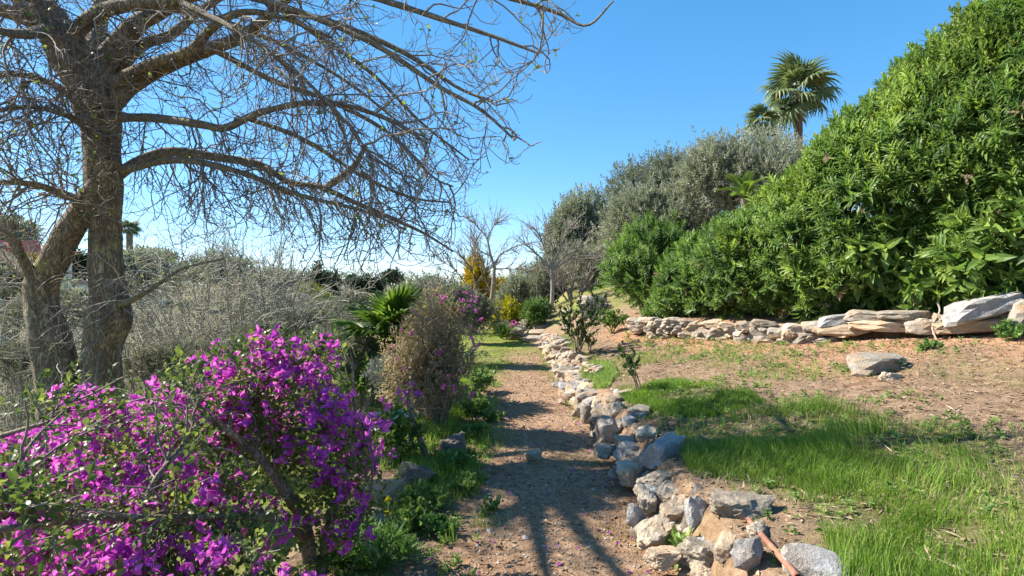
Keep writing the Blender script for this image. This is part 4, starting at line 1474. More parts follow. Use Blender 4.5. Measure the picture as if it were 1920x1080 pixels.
g = Geo()
for b_, r0_, s_, tn in ((b1, .005, 4, .35), (b2, .0028, 3, .55)):
    b_ = b_[bou_in(b_)]
    V, q = tubes(b_, taper(r0_, r0_ * .5, b_.shape[1], len(b_)), s_)
    g.add(V, q, tn)
g.part("twigs", MAT['twig'], bou, True, "stuff")


def bou_points(n, shell=.3):
    pos, u = crown_points(bblobs, n, shell)
    a_, b_ = proj(pos)
    k_ = (b_ > bou_top(a_)) & (pos[:, 1] > 1.65) & (pos[:, 2] > hgt(pos[:, 0], pos[:, 1], False) + .05) & (a_ < 722)
    # keep some windows open towards the lawn
    k_ &= fbm(pos * 3.4, 23, 2) > -.20
    return pos[k_], u[k_]


pos, u = bou_points(6500, .25)
pL, dL, _, _ = spawn(np.concatenate([b1, b1[:, :]]), 700, .2, 1.0, (.3, 1.2))
a_, b_ = proj(pL)
k_ = (b_ > bou_top(a_) + 8) & (pL[:, 1] > 1.65)
pos, u = np.vstack([pos, pL[k_]]), np.vstack([u, dL[k_]])
g = Geo()
w_ = R.integers(5, size=len(pos))
d = nrm(u * .7 + A(0, 0, .3) + R.normal(size=u.shape) * .7)
tin = np.clip(.42 + .25 * R.normal(size=len(pos)), 0, .9)
for k in range(5):
    tv, tf, tt_ = BLEAF[k]
    m_ = w_ == k
    V, f, c = scatter(tv, tf, pos[m_], d[m_], A(0, 0, 1) + R.normal(size=(m_.sum(), 3)) * .5, R.uniform(.09, .15, m_.sum()), tin[m_], tt_ - .15)
    g.add(V, f, np.clip(c, 0, 1))
g.part("leaves", MAT['bleaf'], bou, False, "stuff")


def put_flowers(parent, pos, d, n_single, mat, size=(.8, 1.25), name="flower_cluster"):
    ml = []
    for (tv, tf, tt_) in BRACT:
        m_ = mesh(name, tv, tf, tt_)
        m_.materials.append(MAT[mat])
        ml.append(m_)
    Rm = frames(d)
    for j in range(min(n_single, len(pos))):
        o = link(name, ml[int(R.integers(len(ml)))], None, parent)
        M4 = Matrix([[*Rm[j, 0], 0], [*Rm[j, 1], 0], [*Rm[j, 2], 0], [0, 0, 0, 1]]) @ Matrix.Scale(float(R.uniform(*size)), 4)
        M4.translation = Vector([float(v) for v in (pos[j] - np.array(parent.location))])
        o.matrix_basis = M4
    if len(pos) > n_single:
        g = Geo()
        for j in range(n_single, len(pos)):
            tv, tf, tt_ = BRACT[j % 6]
            V, f, c = scatter(tv, tf, pos[j:j + 1], d[j:j + 1], None, R.uniform(*size), np.zeros(1), tt_)
            g.add(V, f, c)
        g.part("flowers", MAT[mat], parent, False, "stuff")


pos, u = bou_points(5200, .55)
a_, b_ = proj(pos)
dens = np.interp(a_, [0, 330, 420, 720], [1.3, 1.15, .95, 1.0]) * np.interp(b_, [600, 900, 1080], [1, .85, .8])
clump = fbm(pos * 4.5, 9, 2)
vis = -u[:, 1] * .8 + u[:, 2] * .7
sc = vis * .9 + clump * 1.0 + R.random(len(pos)) * 1.1 + dens * 1.3
o_ = np.argsort(-sc)[:1250]
dd = nrm(u[o_] + A(0, -.45, .45) + R.normal(size=(len(o_), 3)) * .4)
put_flowers(bou, pos[o_] + u[o_] * .04, dd, 300, 'bract', (.85, 1.3))

# the sparse, brownish bougainvillea farther along the path edge
def sparse_boug(name, label, px0, px1, py0, py1, Y, base_px, ntw, nleaf, flowers, leaf='brownleaf', fl='bractpink'):
    cx, cy, cz, rx, rz = px_box(px0, px1, py0, py1, Y)
    bx = at(base_px[0], base_px[1], Y)
    t = thing(name, label, "bush", (bx[0], bx[1], gz(bx[0], bx[1])))
    base = A(bx[0], bx[1], gz(bx[0], bx[1]) - .05)
    bl = lobes(cx, cy, cz, rx, rx * .75, rz, 16, .36)
    bl[1:, 2] -= R.uniform(0, .75, 16) * rz
    bl[1:, :2] += R.normal(size=(16, 2)) * rx * .16
    P_, V, q = woody(t, base, bl, 18, .022, MAT['limb'], 6)
    part("stems", V, q, MAT['limb'], t, np.full(len(V), .5), True)
    p, d, _, _ = spawn(P_, ntw, .3, 1.0, (.3, 1.0))
    b1 = grow(p, d + A(0, 0, .3), R.uniform(.2, .5, ntw), 6, (0, 0, .03), None, .17)
    p, d, _, _ = spawn(b1, ntw * 3, .1, 1.0, (.4, 1.1))
    b2 = grow(p, d, R.uniform(.08, .24, ntw * 3), 5, (0, 0, .0), None, .2)
    g = Geo()
    V, q = tubes(b1, taper(.005, .0025, 6, ntw), 3)
    g.add(V, q, .5)
    V, q = tubes(b2, taper(.0032, .002, 5, ntw * 3), 3)
    g.add(V, q, .6)
    g.part("twigs", MAT['scrubtwig'], t, True, "stuff")
    foliage(t, "leaves", bl, nleaf, .12, MAT[leaf], .3, .3, SPRAYF, .8, above=.05)
    fp = np.array([at(a, b, Y + R.uniform(-.5, .1)) for a, b in flowers])
    put_flowers(t, fp, nrm(R.normal(size=fp.shape) + A(0, -.8, .4)), 300, fl, (.55, 1.0))
    return t


fl1 = [(765, 735), (752, 742), (778, 742), (770, 725), (760, 748), (786, 736), (745, 735)]
fl2 = [(753, 618), (825, 565), (832, 560), (805, 556), (700 + 70, 628), (775, 582), (792, 588), (880, 612), (884, 575), (900, 600), (893, 588), (868, 584), (862, 578), (890, 565),
       (857, 548), (872, 550), (885, 548), (880, 560), (892, 555), (868, 565), (818, 555), (895, 620), (884, 632), (893, 645), (850, 700), (858, 704), (865, 708), (845, 706), (838, 696), (870, 690),
       (855, 712), (862, 700), (880, 702), (835, 725), (850, 730), (785, 700), (760, 690), (742, 672), (735, 650), (806, 678), (822, 660), (741, 685), (890, 655), (887, 740), (846, 735)]
sparse_boug("bougainvillea", "sparse brownish bougainvillea with a few pink flowers at the downhill edge of the path", 730, 902, 500, 800, 6.3, (825, 830), 300, 4200, fl2)
bs_ = at(775, 800, 5.2)
t = thing("bougainvillea_sprig", "thin bare stem tipped with a purple flower bunch beside the daisy plant", "plant", (at(797, 842, 5.2)[0], 5.2, gz(at(797, 842, 5.2)[0], 5.2)))
for rows in ([(800, 862, 13), (790, 830, 11), (778, 795, 9), (766, 760, 7), (765, 738, 4)], [(778, 795, 6), (755, 775, 5), (735, 770, 3)], [(770, 772, 5), (785, 752, 4), (795, 738, 3)]):
    V, q, c = rough_tube(pxr(rows, 5.2), 16, 6, .06, 3, 14)
    part("stem", V, q, MAT['limb'], t, np.full(len(V), .5), True)
fp = np.array([at(a, b, 5.2 + R.normal() * .04) for a, b in fl1])
put_flowers(t, fp, nrm(R.normal(size=fp.shape) + A(0, -.6, .5)), 300, 'bract', (.8, 1.1))

# ------------------------------------------------------------------ palms
def fan_leaf(n=22, span=2.3, w=.05, droop=.25, petiole=.9, fil=True, seed=0):
    """a fan palm leaf: petiole along +Y, then a pleated fan of radius 1"""
    r = np.random.default_rng(seed)
    V, T = [], []
    V0, q0 = tubes(A([[0, 0, 0], [0, petiole, 0]]), np.array([[.022, .014]]), 4)
    g = Geo()
    g.add(V0, q0, .55)
    for k in range(n):
        a = (k / (n - 1) - .5) * 2 * span + r.normal() * .03
        ln = (1.0 - .22 * abs(k / (n - 1) - .5) * 2) * r.uniform(.88, 1.05)
        dx, dy = math.sin(a), math.cos(a)
        sx, sy = dy, -dx
        rows = []
        for tt, ww in ((.04, .5), (.5, 1.15), (.78, .7)):
            z = .06 * math.sin(tt * 3) - droop * tt ** 2.2
            rows.append([(dx * tt * ln - sx * w * ww, petiole + dy * tt * ln - sy * w * ww, z - .02), (dx * tt * ln, petiole + dy * tt * ln, z + .015), (dx * tt * ln + sx * w * ww, petiole + dy * tt * ln + sy * w * ww, z - .02)])
        tip = (dx * ln, petiole + dy * ln, -droop * 1.25 * r.uniform(.8, 1.3))
        v = np.array(rows[0] + rows[1] + rows[2] + [tip])
        qd = np.array([[0, 1, 4, 3], [1, 2, 5, 4], [3, 4, 7, 6], [4, 5, 8, 7]])
        g.add(v, [qd, np.array([[6, 7, 9], [7, 8, 9]])], float(np.clip(.45 + r.normal() * .15, 0, 1)))
    return g.get()


def pinnate(n=26, arch=.5, w=.022, ll=.28, seed=0):
    """a feather frond of unit length along +Y, arching down"""
    r = np.random.default_rng(seed)
    t = np.linspace(0, 1, 12)
    sp = np.stack([0 * t, t * (1 - .12 * arch * t), arch * (t * .55 - t * t * .95)], 1)
    g = Geo()
    Vs, q = tubes(sp[None], taper(.014, .003, 12), 4)
    g.add(Vs, q, .6)
    lv, lf = leaf2(w / ll * 1.2, .05)
    for sd in (-1, 1):
        tt = np.linspace(.12, .99, n)
        p = np.stack([np.interp(tt, t, sp[:, c]) for c in range(3)], 1)
        tg = nrm(np.gradient(p, axis=0))
        d = nrm(tg * .75 + A(sd, 0, 0) * .8 + A(0, 0, .15))
        V, f, c = scatter(lv, lf, p, d, np.tile(A(0, -.2, 1), (n, 1)), ll * np.sin(np.clip(tt * 1.05, .15, 1) * PI * .92) ** .5 * r.uniform(.9, 1.1, n), np.clip(.5 + r.normal(size=n) * .15, 0, 1))
        g.add(V, f, c)
    return g.get()


FAN = [fan_leaf(24, 2.2, .055, .42, .85, seed=i) for i in range(3)]
FANB = [fan_leaf(18, 1.5, .045, .12, .8, seed=10 + i) for i in range(3)]
PIN = [pinnate(24, .6, seed=i) for i in range(3)]


def rosette(parent, name, tmpl, center, n, size, mat, el=(-.6, 1.4), rnd=.15, az=(0, 6.283)):
    ml = []
    for (tv, tf, tt_) in tmpl:
        m_ = mesh(name, tv, tf, tt_)
        m_.materials.append(MAT[mat])
        ml.append(m_)
    for j in range(n):
        a = az[0] + (az[1] - az[0]) * ((j * .618) % 1.0) + R.normal() * .1
        e_ = el[0] + (el[1] - el[0]) * (j + .5) / n + R.normal() * rnd
        d = A(math.cos(e_) * math.cos(a), math.cos(e_) * math.sin(a), math.sin(e_))
        Rm = frames(d[None], A(0, 0, 1)[None] + R.normal(size=(1, 3)) * .15)[0]
        o = link(name, ml[j % len(ml)], None, parent)
        M4 = Matrix([[*Rm[0], 0], [*Rm[1], 0], [*Rm[2], 0], [0, 0, 0, 1]]) @ Matrix.Scale(float(size * R.uniform(.85, 1.15)), 4)
        M4.translation = Vector([float(v) for v in (np.asarray(center) - np.array(parent.location))])
        o.matrix_basis = M4


PY = 36.0
c = at(1497, 180, PY)
t = thing("fan_palm_tree", "tall fan palm with brown trunk rising above the silvery olive", "palm tree", (c[0], PY, gz(c[0], PY)))
g0 = gz(c[0], PY)
V, q, _ = rough_tube(A([c[0], PY, g0 - .2, .32], [c[0], PY, (g0 + c[2]) / 2, .25], [c[0], PY, c[2] - .8, .25], [c[0], PY, c[2] - .1, .28]), 40, 14, .05, 4, 5)
part("trunk", V, q, barkmat("palm_bark", (.10, .06, .045), (.20, .125, .09), (.33, .22, .16), 6, .8, None, 2.5), t, np.full(len(V), .5), True)
Vb, Fb = rock((.8, .8, 1.2), 3, 14, .07, .8, 6)
part("leaf_base_sheath", Vb + c + A(0, 0, -.35), Fb, plainmat("palm_sheath", (.10, .05, .035), (.22, .12, .08), 8, .9, .6), t, np.full(len(Vb), .5))
rosette(t, "frond", FAN, c + A(0, 0, .1), 24, 1.42, 'palm', (-.55, 1.4), .2)
c = at(1430, 232, 34.0)
t = thing("fan_palm_tree", "second smaller fan palm half hidden behind the silvery olive", "palm tree", (c[0], 34, gz(c[0], 34)))
V, q, _ = rough_tube(A([c[0], 34, gz(c[0], 34) - .2, .3], [c[0], 34, c[2] - 1, .28], [c[0], 34, c[2], .3]), 24, 10, .05, 5, 5)
part("trunk", V, q, MAT['bark'], t, np.full(len(V), .5), True)
rosette(t, "frond", FAN, c, 16, .8, 'palm', (-.6, 1.1), .15)

c = at(1395, 372, 17.0)
t = thing("feather_palm", "feathery palm frond tuft poking out above the oleander hedge", "palm", (c[0], 17, gz(c[0], 17)))
V, q, _ = rough_tube(A([c[0], 17, gz(c[0], 17) - .1, .12], [c[0], 17, c[2] - .5, .1], [c[0], 17, c[2], .1]), 16, 8, .05, 5, 5)
part("trunk", V, q, MAT['bark'], t, np.full(len(V), .5), True)
rosette(t, "frond", PIN, c, 12, .9, 'fanpalm', (.1, 1.2), .12)

c = at(735, 640, 7.8)
t = thing("dwarf_fan_palm", "bright green dwarf fan palm behind the sparse bougainvillea", "palm", (c[0], 7.8, gz(c[0], 7.8)))
V, q, _ = rough_tube(A([c[0], 7.8, gz(c[0], 7.8) - .1, .14], [c[0], 7.8, c[2] - .3, .13], [c[0], 7.8, c[2], .12]), 16, 10, .08, 5, 9)
part("trunk", V, q, MAT['bark'], t, np.full(len(V), .5), True)
rosette(t, "frond", FANB, c + A(0, 0, .02), 38, .47, 'fanpalm', (-.75, 1.35), .25)
rosette(t, "frond", FANB, c + A(-.12, 0, -.35), 18, .42, 'fanpalm', (-.6, .8), .25)
c = at(940, 628, 16.0)
t = thing("small_palm", "small feathery palm in front of the yellow shrub", "palm", (c[0], 16, gz(c[0], 16)))
rosette(t, "frond", PIN, A(c[0], 16, gz(c[0], 16) + .1), 14, .55, 'fanpalm', (.2, 1.25), .1)

c = at(243, 430, 45.0)
t = thing("far_palm_tree", "distant palm seen beside the leafless tree trunk", "palm tree", (c[0], 45, gz(c[0], 45)))
V, q, _ = rough_tube(A([c[0], 45, gz(c[0], 45) - .1, .3], [c[0], 45, c[2] - 1, .25], [c[0], 45, c[2], .25]), 16, 8, .05, 5, 3)
part("trunk", V, q, MAT['bark'], t, np.full(len(V), .5), True)
rosette(t, "frond", FAN, c, 20, .55, 'palm', (-.5, 1.3), .15)

# ------------------------------------------------------------------ garden shrubs of the middle distance
leafy_shrub("yellow_shrub", "round shrub covered in bright yellow bloom beside the far lawn", 905, 985, 565, 642, 18.2, 'yellow', SPRAYF, 1500, .24, 0, nl=9, stems=6)
leafy_shrub("green_shrub", "loose green shrub between the yellow shrub and the stone steps", 978, 1030, 560, 640, 17.6, 'herb', SPRAYF, 1100, .22, 0, nl=8, stems=6)
leafy_shrub("green_shrub", "grey-green low shrub at the foot of the pale sapling", 1000, 1032, 572, 618, 18.6, 'olive', SPRAYF, 800, .2, 0, nl=6, stems=5)
leafy_shrub("dark_shrub", "dark shrub shading the far end of the lawn", 850, 925, 545, 640, 15.5, 'olivedark', SPRAYF, 1700, .24, 0, nl=10, stems=6)
leafy_shrub("green_shrub", "mixed green shrub topped with pink blossom behind the sparse bougainvillea", 800, 900, 535, 640, 11.5, 'olive', SPRAYF, 1900, .18, 0, nl=10, stems=6)
leafy_shrub("lavender_shrub", "pale lavender-grey shrub beside the rounded oleander", 1092, 1140, 556, 620, 14.2, 'lavender', SPRAY, 700, .2, 0, nl=8, stems=6, up=1.4)
leafy_shrub("grey_shrub", "low silvery grey shrub beneath the dwarf fan palm", 690, 775, 665, 745, 6.9, 'lavender', SPRAYF, 1200, .09, 0, nl=8, stems=6, up=1.2)
t = leafy_shrub("pink_shrub", "small shrub with pink blossom at the back of the far lawn", 930, 968, 605, 638, 17, 'olivedark', SPRAYF, 500, .16, 0, nl=5, stems=4)
fp = np.array([at(a, b, 16.7) for a, b in ((962, 610), (968, 606), (958, 612), (964, 604))])
put_flowers(t, fp, nrm(R.normal(size=fp.shape) + A(0, -.6, .5)), 20, 'bractpink', (1.3, 1.8))
# yellow columnar tree with a dry spire behind it
bushy_tree("yellow_tree", "mustard-yellow bushy tree in front of the dry brown cypress", 868, 912, 478, 590, 30, 'yellowtree', 1700, .5, nl=9)
bushy_tree("yellow_tree", "lower yellowish tree just past the taller bare sapling", 915, 955, 520, 590, 32, 'yellowtree', 800, .5, nl=7)
bushy_tree("dry_cypress", "dry brown columnar cypress behind the yellow tree", 880, 903, 470, 590, 34, 'rust', 1500, .5, nl=9, ry=.5, up=1.2)
t = thing("thin_post", "thin dark upright stake standing between the two bare saplings", "post", (at(1006, 560, 21)[0], 21, gz(at(1006, 560, 21)[0], 21)))
V, q, _ = rough_tube(pxr([(1008, 585, 2.6), (1007, 540, 2.2), (1006, 470, 1.6)], 21), 14, 6, .03, 2, 4)
part("stake", V, q, MAT['limb'], t, np.full(len(V), .5), True)


# ------------------------------------------------------------------ small plants on the slope and the verge
def stem_bush(name, label, base, height, width, nst, nleaf, lsize, leaf, stemmat='limb', r0=.008, cat="bush", lean=(0, 0)):
    t = thing(name, label, cat, base)
    az = R.uniform(0, 6.28, nst)
    d = np.stack([np.cos(az) * width / height * .9 + lean[0], np.sin(az) * width / height * .9 + lean[1], np.ones(nst)], 1)
    P = grow(np.tile(base, (nst, 1)) + R.normal(size=(nst, 3)) * A(.02, .02, 0) - A(0, 0, .03), d, R.uniform(.7, 1.0, nst) * height, 9, (0, 0, .05), None, .10)
    V, q = tubes(P, taper(r0, r0 * .35, 9, nst), 5)
    part("stems", V, q, MAT[stemmat], t, np.full(len(V), .5), True)
    p, d, _, _ = spawn(P, nst * 5, .3, 1.0, (.4, 1.1))
    b = grow(p, d, R.uniform(.12, .3, nst * 5) * height, 5, (0, 0, .06), None, .14)
    V, q = tubes(b, taper(r0 * .45, r0 * .2, 5, nst * 5), 3)
    part("twigs", V, q, MAT[stemmat], t, np.full(len(V), .5), True, "stuff")
    p, d, _, _ = spawn(b, nleaf, .2, 1.0, (.3, 1.3))
    lv, lf = leaf6(.27, .08, .05)
    V, f, c = scatter(lv, lf, p, d + A(0, 0, .2), A(0, 0, 1) + R.normal(size=(nleaf, 3)) * .6, lsize * R.uniform(.6, 1.2, nleaf), np.clip(.5 + R.normal(size=nleaf) * .25, 0, 1))
    part("leaves", V, f, MAT[leaf], t, c, False, "stuff")
    return t


b = gnd(1083, 668)
stem_bush("rose_bush", "bushy small-leaved rose with several stems beyond the clover patch", b, b[1] / F * 118, b[1] / F * 50, 13, 2600, .055, 'roseleaf', r0=.012)
b = gnd(1108, 662)
stem_bush("rose_bush", "short dark twiggy rose just right of the bushy rose", b, b[1] / F * 50, b[1] / F * 26, 4, 110, .07, 'roseleaf')
b = gnd(1202, 735)
stem_bush("rose_bush", "thin young rose with sparse dark leaves standing in the slope grass", b, b[1] / F * 95, b[1] / F * 30, 3, 75, .085, 'roseleaf', r0=.01)
b = gnd(1148, 625)
stem_bush("herb_clump", "bright green herb clump at the foot of the rounded oleander", b, .5, .3, 14, 420, .09, 'herb', 'herb', .006, "plant")
b = gnd(800, 690)
b = gnd(845, 800)
for (px, py, hh_, ww, nst, nl_, ls, lf_, lb, nm) in (
        (745, 868, .50, .26, 30, 1500, .062, 'herb', "leafy green daisy plant with white flowers below the bougainvillea flowers", "daisy_plant"),
        (705, 820, .42, .24, 22, 900, .06, 'herb', "bright leafy green plant behind the purple bougainvillea flowers", "leafy_plant"),
        (890, 790, .34, .20, 16, 500, .06, 'herb', "fresh green leafy plant at the path edge below the sparse bougainvillea", "leafy_plant"),
        (905, 735, .34, .22, 14, 380, .07, 'fern', "low green plant where the far lawn meets the sparse bougainvillea", "leafy_plant"),
        (885, 825, .22, .22, 16, 480, .045, 'fern', "dark green mounded weed at the bend of the path edge", "weed_clump"),
        (1275, 1060, .20, .10, 9, 90, .075, 'herb', "glossy green seedling with broad leaves growing from the edging stones", "seedling"),
        (1168, 905, .13, .07, 6, 60, .045, 'herb', "tiny green weed sprouting from the edging below the grey block", "seedling"),
        (1892, 640, .26, .22, 14, 420, .05, 'fern', "green creeping weed over the thick end stones of the terrace wall", "weed_clump"),
        (1672, 688, .13, .16, 12, 220, .045, 'fern', "small green weed growing in front of the lone pale slab", "weed_clump"),
        (1745, 655, .14, .18, 12, 200, .05, 'fern', "small dark weed on the soil below the end of the terrace wall", "weed_clump"),
        (795, 960, .20, .22, 18, 520, .045, 'herb', "pale herb cushion among the boulders at the downhill path edge", "weed_clump"),
        (830, 1000, .14, .20, 14, 360, .04, 'fern', "low dark weed spreading onto the gravelly path edge", "weed_clump"),
        (920, 960, .12, .14, 10, 90, .045, 'herb', "tiny green tuft at the gravelly near edge of the path", "weed_clump"),
        (865, 925, .16, .2, 14, 420, .045, 'herb', "low leafy weed beside the grass tufts halfway along the near verge", "weed_clump"),
        (850, 880, .2, .2, 14, 420, .05, 'fern', "leafy weed at the foot of the dark pitted boulder", "weed_clump"),
        (765, 1000, .2, .2, 16, 500, .05, 'herb', "leafy weed between the lichen-covered boulder and the path", "weed_clump"),
        (925, 790, .16, .18, 12, 300, .045, 'herb', "low weed on the path edge below the fresh green leafy plant", "weed_clump"),
        (880, 760, .3, .22, 16, 460, .055, 'fern', "green weed mound beside the flowers at the sparse bougainvillea's foot", "weed_clump")):
    if nst:
        b = gnd(px, py)
        t = stem_bush(nm, lb, b, hh_, ww, nst, nl_, ls, lf_, 'herb', .004, "plant")
        if nm == "daisy_plant":
            dv, df = leaf2(.16, .02)
            for (fx, fy) in ((718, 790), (735, 775), (742, 782), (762, 778), (700, 806), (722, 800), (752, 770), (764, 793), (728, 768), (710, 775)):
                fc = at(fx, fy, b[1] + R.uniform(-.15, .1))
                g = Geo()
                a = np.arange(12) * PI / 6
                ax = frames(nrm(A(R.normal() * .3, -.4, 1))[None])[0]
                V, f, c = scatter(dv, df, np.tile(fc, (12, 1)), np.cos(a)[:, None] * ax[:, 0] + np.sin(a)[:, None] * ax[:, 2], np.tile(ax[:, 1], (12, 1)), .034)
                g.add(V, f, c)
                fl_ = g.part("daisy", MAT['white'], t)
                Vd, Fd = ICO[1]
                part("daisy_eye", Vd * .008 + fc + ax[:, 1] * .004, Fd, MAT['yellow'], fl_, np.full(len(Vd), .5))
                st = np.stack([fc, fc * .5 + (b + A(R.normal() * .1, 0, .15)) * .5 + A(0, 0, .05), b + A(R.normal() * .08, 0, .05)])
                V, q = tubes(spline(st, 7)[None], taper(.0022, .003, 7), 3)
                part("flower_stalk", V, q, MAT['herb'], t, np.full(len(V), .5), True)

# feathery green plant in the near corner of the path
def fern_frond(seed):
    """a twice-divided feathery leaf, unit length along +Y"""
    r = np.random.default_rng(seed)
    g = Geo()
    t = np.linspace(0, 1, 8)
    sp = np.stack([0 * t, t, .35 * (t * .6 - t * t)], 1)
    Vs, q = tubes(sp[None], taper(.012, .004, 8), 3)
    g.add(Vs, q, .6)
    lv, lf = leaf2(.30, .08)
    for k in range(7):
        for sd in (-1, 1):
            tt = .25 + .72 * k / 7
            o = A(0, tt, np.interp(tt, t, sp[:, 2]))
            ln = .34 * (1 - .55 * k / 7)
            dd = nrm(A(sd * .85, .6, .12))
            for m in range(4):
                s_ = (m + 1) / 4
                pd = nrm(dd + A(-sd * .5 * (1 if m % 2 else -1), .5 * (1 if m % 2 else -1), r.normal() * .3))
                V, f, c = scatter(lv, lf, (o + dd * ln * s_ * .75)[None], pd[None], A(0, 0, 1)[None], ln * .42, np.array([.35 + r.random() * .3]))
                g.add(V, f, c)
    return g.get()


FERN = [fern_frond(30 + i) for i in range(3)]
b = gnd(690, 1058)
t = thing("feathery_plant", "lush feathery green plant at the near downhill corner of the path", "plant", b)
for (px, py, n_, s_) in ((690, 1050, 34, .20), (640, 1070, 34, .19), (730, 1040, 26, .17), (670, 1020, 26, .18), (705, 1085, 30, .19), (760, 1060, 16, .14), (615, 1085, 26, .19), (655, 1045, 26, .2)):
    rosette(t, "frond", FERN, gnd(px, py) + A(0, 0, .03), n_, s_, 'fern', (.2, 1.4), .25)

# yellow-flowered stalk
b = gnd(745, 1040)
t = thing("yellow_flower_stalk", "tall thin stalk with yellow flowers rising from the feathery plant", "flower", b)
for (tx, ty) in ((727, 962), (728, 935), (750, 975)):
    e = at(tx, ty, b[1])
    P = spline(np.stack([b, (b + e) / 2 + A(-.02, 0, 0), e]), 8)
    V, q = tubes(P[None], taper(.003, .002, 8), 4)
    part("stalk", V, q, MAT['lime'], t, np.full(len(V), .7), True)
    if ty < 970:
        a = np.arange(5) * 1.257
        lv, lf = leaf6(.3, .1, .05)
        V, f, c = scatter(lv, lf, np.tile(e, (5, 1)), np.stack([np.cos(a), -.4 + 0 * a, np.sin(a)], 1), np.tile(A(0, -1, .2), (5, 1)), .028, .7)
        part("flower", V, f, MAT['yellow'], t, c)

# rusty pipe
t_ = A(1428, 985), A(1462, 1085)
a_, b_ = gnd(1425, 990), gnd(1466, 1092)
P = np.linspace(a_ + A(-.02, .1, -.02), b_ + A(.02, -.1, .05), 14) + A(0, 0, .022)
V, q = tubes(P[None], np.full((1, 14), .0155), 12)
V2, q2 = tubes(P[None], np.full((1, 14), .0115), 12)
g = Geo().add(V, q).add(V2, q2[:, ::-1])
ring = np.array([[k, (k + 1) % 12, (k + 1) % 12 + len(V), k + len(V)] for k in range(12)])
g.q.append(ring)
g.q.append((ring + 13 * 12)[:, ::-1])
tag(g.part("rusty_pipe", MAT['pipe'], None, True), "rusty reddish metal pipe lying on the soil beside the edging stones", "pipe")
a_, b_ = gnd(1248, 798), gnd(1262, 812)
P = np.linspace(a_, b_, 8) + A(0, 0, .03)
V, q = tubes(P[None], taper(.012, .006, 8), 7)
tag(part("fallen_stick", V, q, MAT['pipe'], None, np.full(len(V), .5), True), "short reddish stick stuck in the dry grass uphill of the grey block", "stick")
V, q = tubes(spline(np.array([at(1758, 566, 7.3), at(1762, 585, 7.25), at(1748, 612, 7.15), at(1758, 640, 7.0), at(1768, 650, 6.95)]), 14)[None], taper(.012, .008, 14), 7)
tag(part("crooked_stem", V, q, MAT['paletwig'], None, np.full(len(V), .9), True), "pale crooked dry stem hanging over the terrace wall before the thick end stones", "stick")


# ------------------------------------------------------------------ the overgrown ground below the garden
def thicket(label, px0, px1, py0, Y, nst, ntw, leaf=None, nleaf=0, group="tangled shrubs in the thicket below the tree", mat='scrubtwig', thick=1.0, name="thicket_shrub"):
    cx = (at(px0, 0, Y)[0] + at(px1, 0, Y)[0]) / 2
    w_ = (at(px1, 0, Y)[0] - at(px0, 0, Y)[0]) / 2
    g0 = gz(cx, Y)
    top = at(0, py0, Y)[2] - g0
    t = thing(name, label, "shrub", (cx, Y, g0), group)
    az = R.uniform(0, 6.28, nst)
    b0 = np.stack([cx + R.normal(size=nst) * w_ * .35, Y + R.normal(size=nst) * w_ * .3, np.full(nst, g0 - .05)], 1)
    d = np.stack([np.cos(az) * w_ / top * .9, np.sin(az) * w_ / top * .7, np.ones(nst)], 1)
    P = grow(b0, d, R.uniform(.55, 1.0, nst) * top, 9, (0, 0, -.02), (0, 0, -.05), .14)
    p, d, _, _ = spawn(P, ntw, .12, 1.0, (.4, 1.2))
    b1 = grow(p, d + A(0, 0, .12), R.uniform(.16, .42, ntw) * top, 7, (0, 0, -.03), (0, 0, -.08), .2)
    p, d, _, _ = spawn(b1, ntw * 4, .1, 1.0, (.4, 1.2))
    b2 = grow(p, d, R.uniform(.07, .2, ntw * 4) * top, 5, (0, 0, -.02), None, .24)
    s = Y / F * thick
    V, q = tubes(P, taper(s * 2.2, s * 1.0, 9, nst), 5)
    part("stems", V, q, MAT[mat], t, np.repeat(R.uniform(.1, .6, nst), 45), True)
    g = Geo()
    V, q = tubes(b1, taper(s * .85, s * .5, 7, ntw), 3)
    g.add(V, q, np.repeat(R.uniform(.1, .9, ntw), 21))
    V, q = tubes(b2, taper(s * .5, s * .36, 5, ntw * 4), 3)
    g.add(V, q, np.repeat(R.uniform(.2, 1., ntw * 4), 15))
    g.part("twigs", MAT[mat], t, True, "stuff")
    if leaf:
        p, d, _, _ = spawn(b2, nleaf, .2, 1.0, (.3, 1.3))
        tv, tf, tt_ = SPRAYF[0]
        V, f, c = scatter(tv, tf, p, d, None, R.uniform(4, 9, nleaf) * Y / F, None, tt_)
        part("leaves", V, f, MAT[leaf], t, np.clip(c, 0, 1), False, "stuff")
    return t


for (a, b, c, Y, ns_, nt_, lf_, nl_, lb) in (
        (235, 420, 430, 10.5, 20, 190, 'herb', 700, "high tangled thicket shrub just past the right trunk of the leafless tree"),
        (360, 520, 455, 9.5, 20, 190, 'olive', 1680, "broad tangled thicket shrub in the middle of the thicket"),
        (300, 470, 505, 8.2, 18, 180, 'brownleaf', 900, "lower nearer thicket shrub in front of the broad middle one"),
        (470, 600, 500, 12, 18, 180, 'olive', 800, "thicket shrub at the end of the thicket towards the pine grove"),
        (440, 560, 560, 8.8, 16, 190, 'olive', 1000, "low thicket shrub just above the highest bougainvillea flowers"),
        (540, 650, 535, 13.5, 16, 190, None, 0, "leafless thicket shrub below the far dark pine grove"),
        (-60, 110, 520, 8.0, 16, 190, 'olive', 600, "twiggy shrub at the picture's edge behind the left trunk"),
        (80, 220, 560, 8.6, 16, 180, 'olive', 640, "twiggy shrub seen between the two trunks of the leafless tree"),
        (-40, 90, 600, 6.8, 14, 150, 'olive', 640, "low twiggy shrub at the picture's edge above the bougainvillea"),
        (230, 370, 585, 7.2, 16, 180, 'olive', 800, "low twiggy shrub at the foot of the right trunk")):
    thicket(lb, a, b, c, Y, ns_, nt_, lf_, nl_)
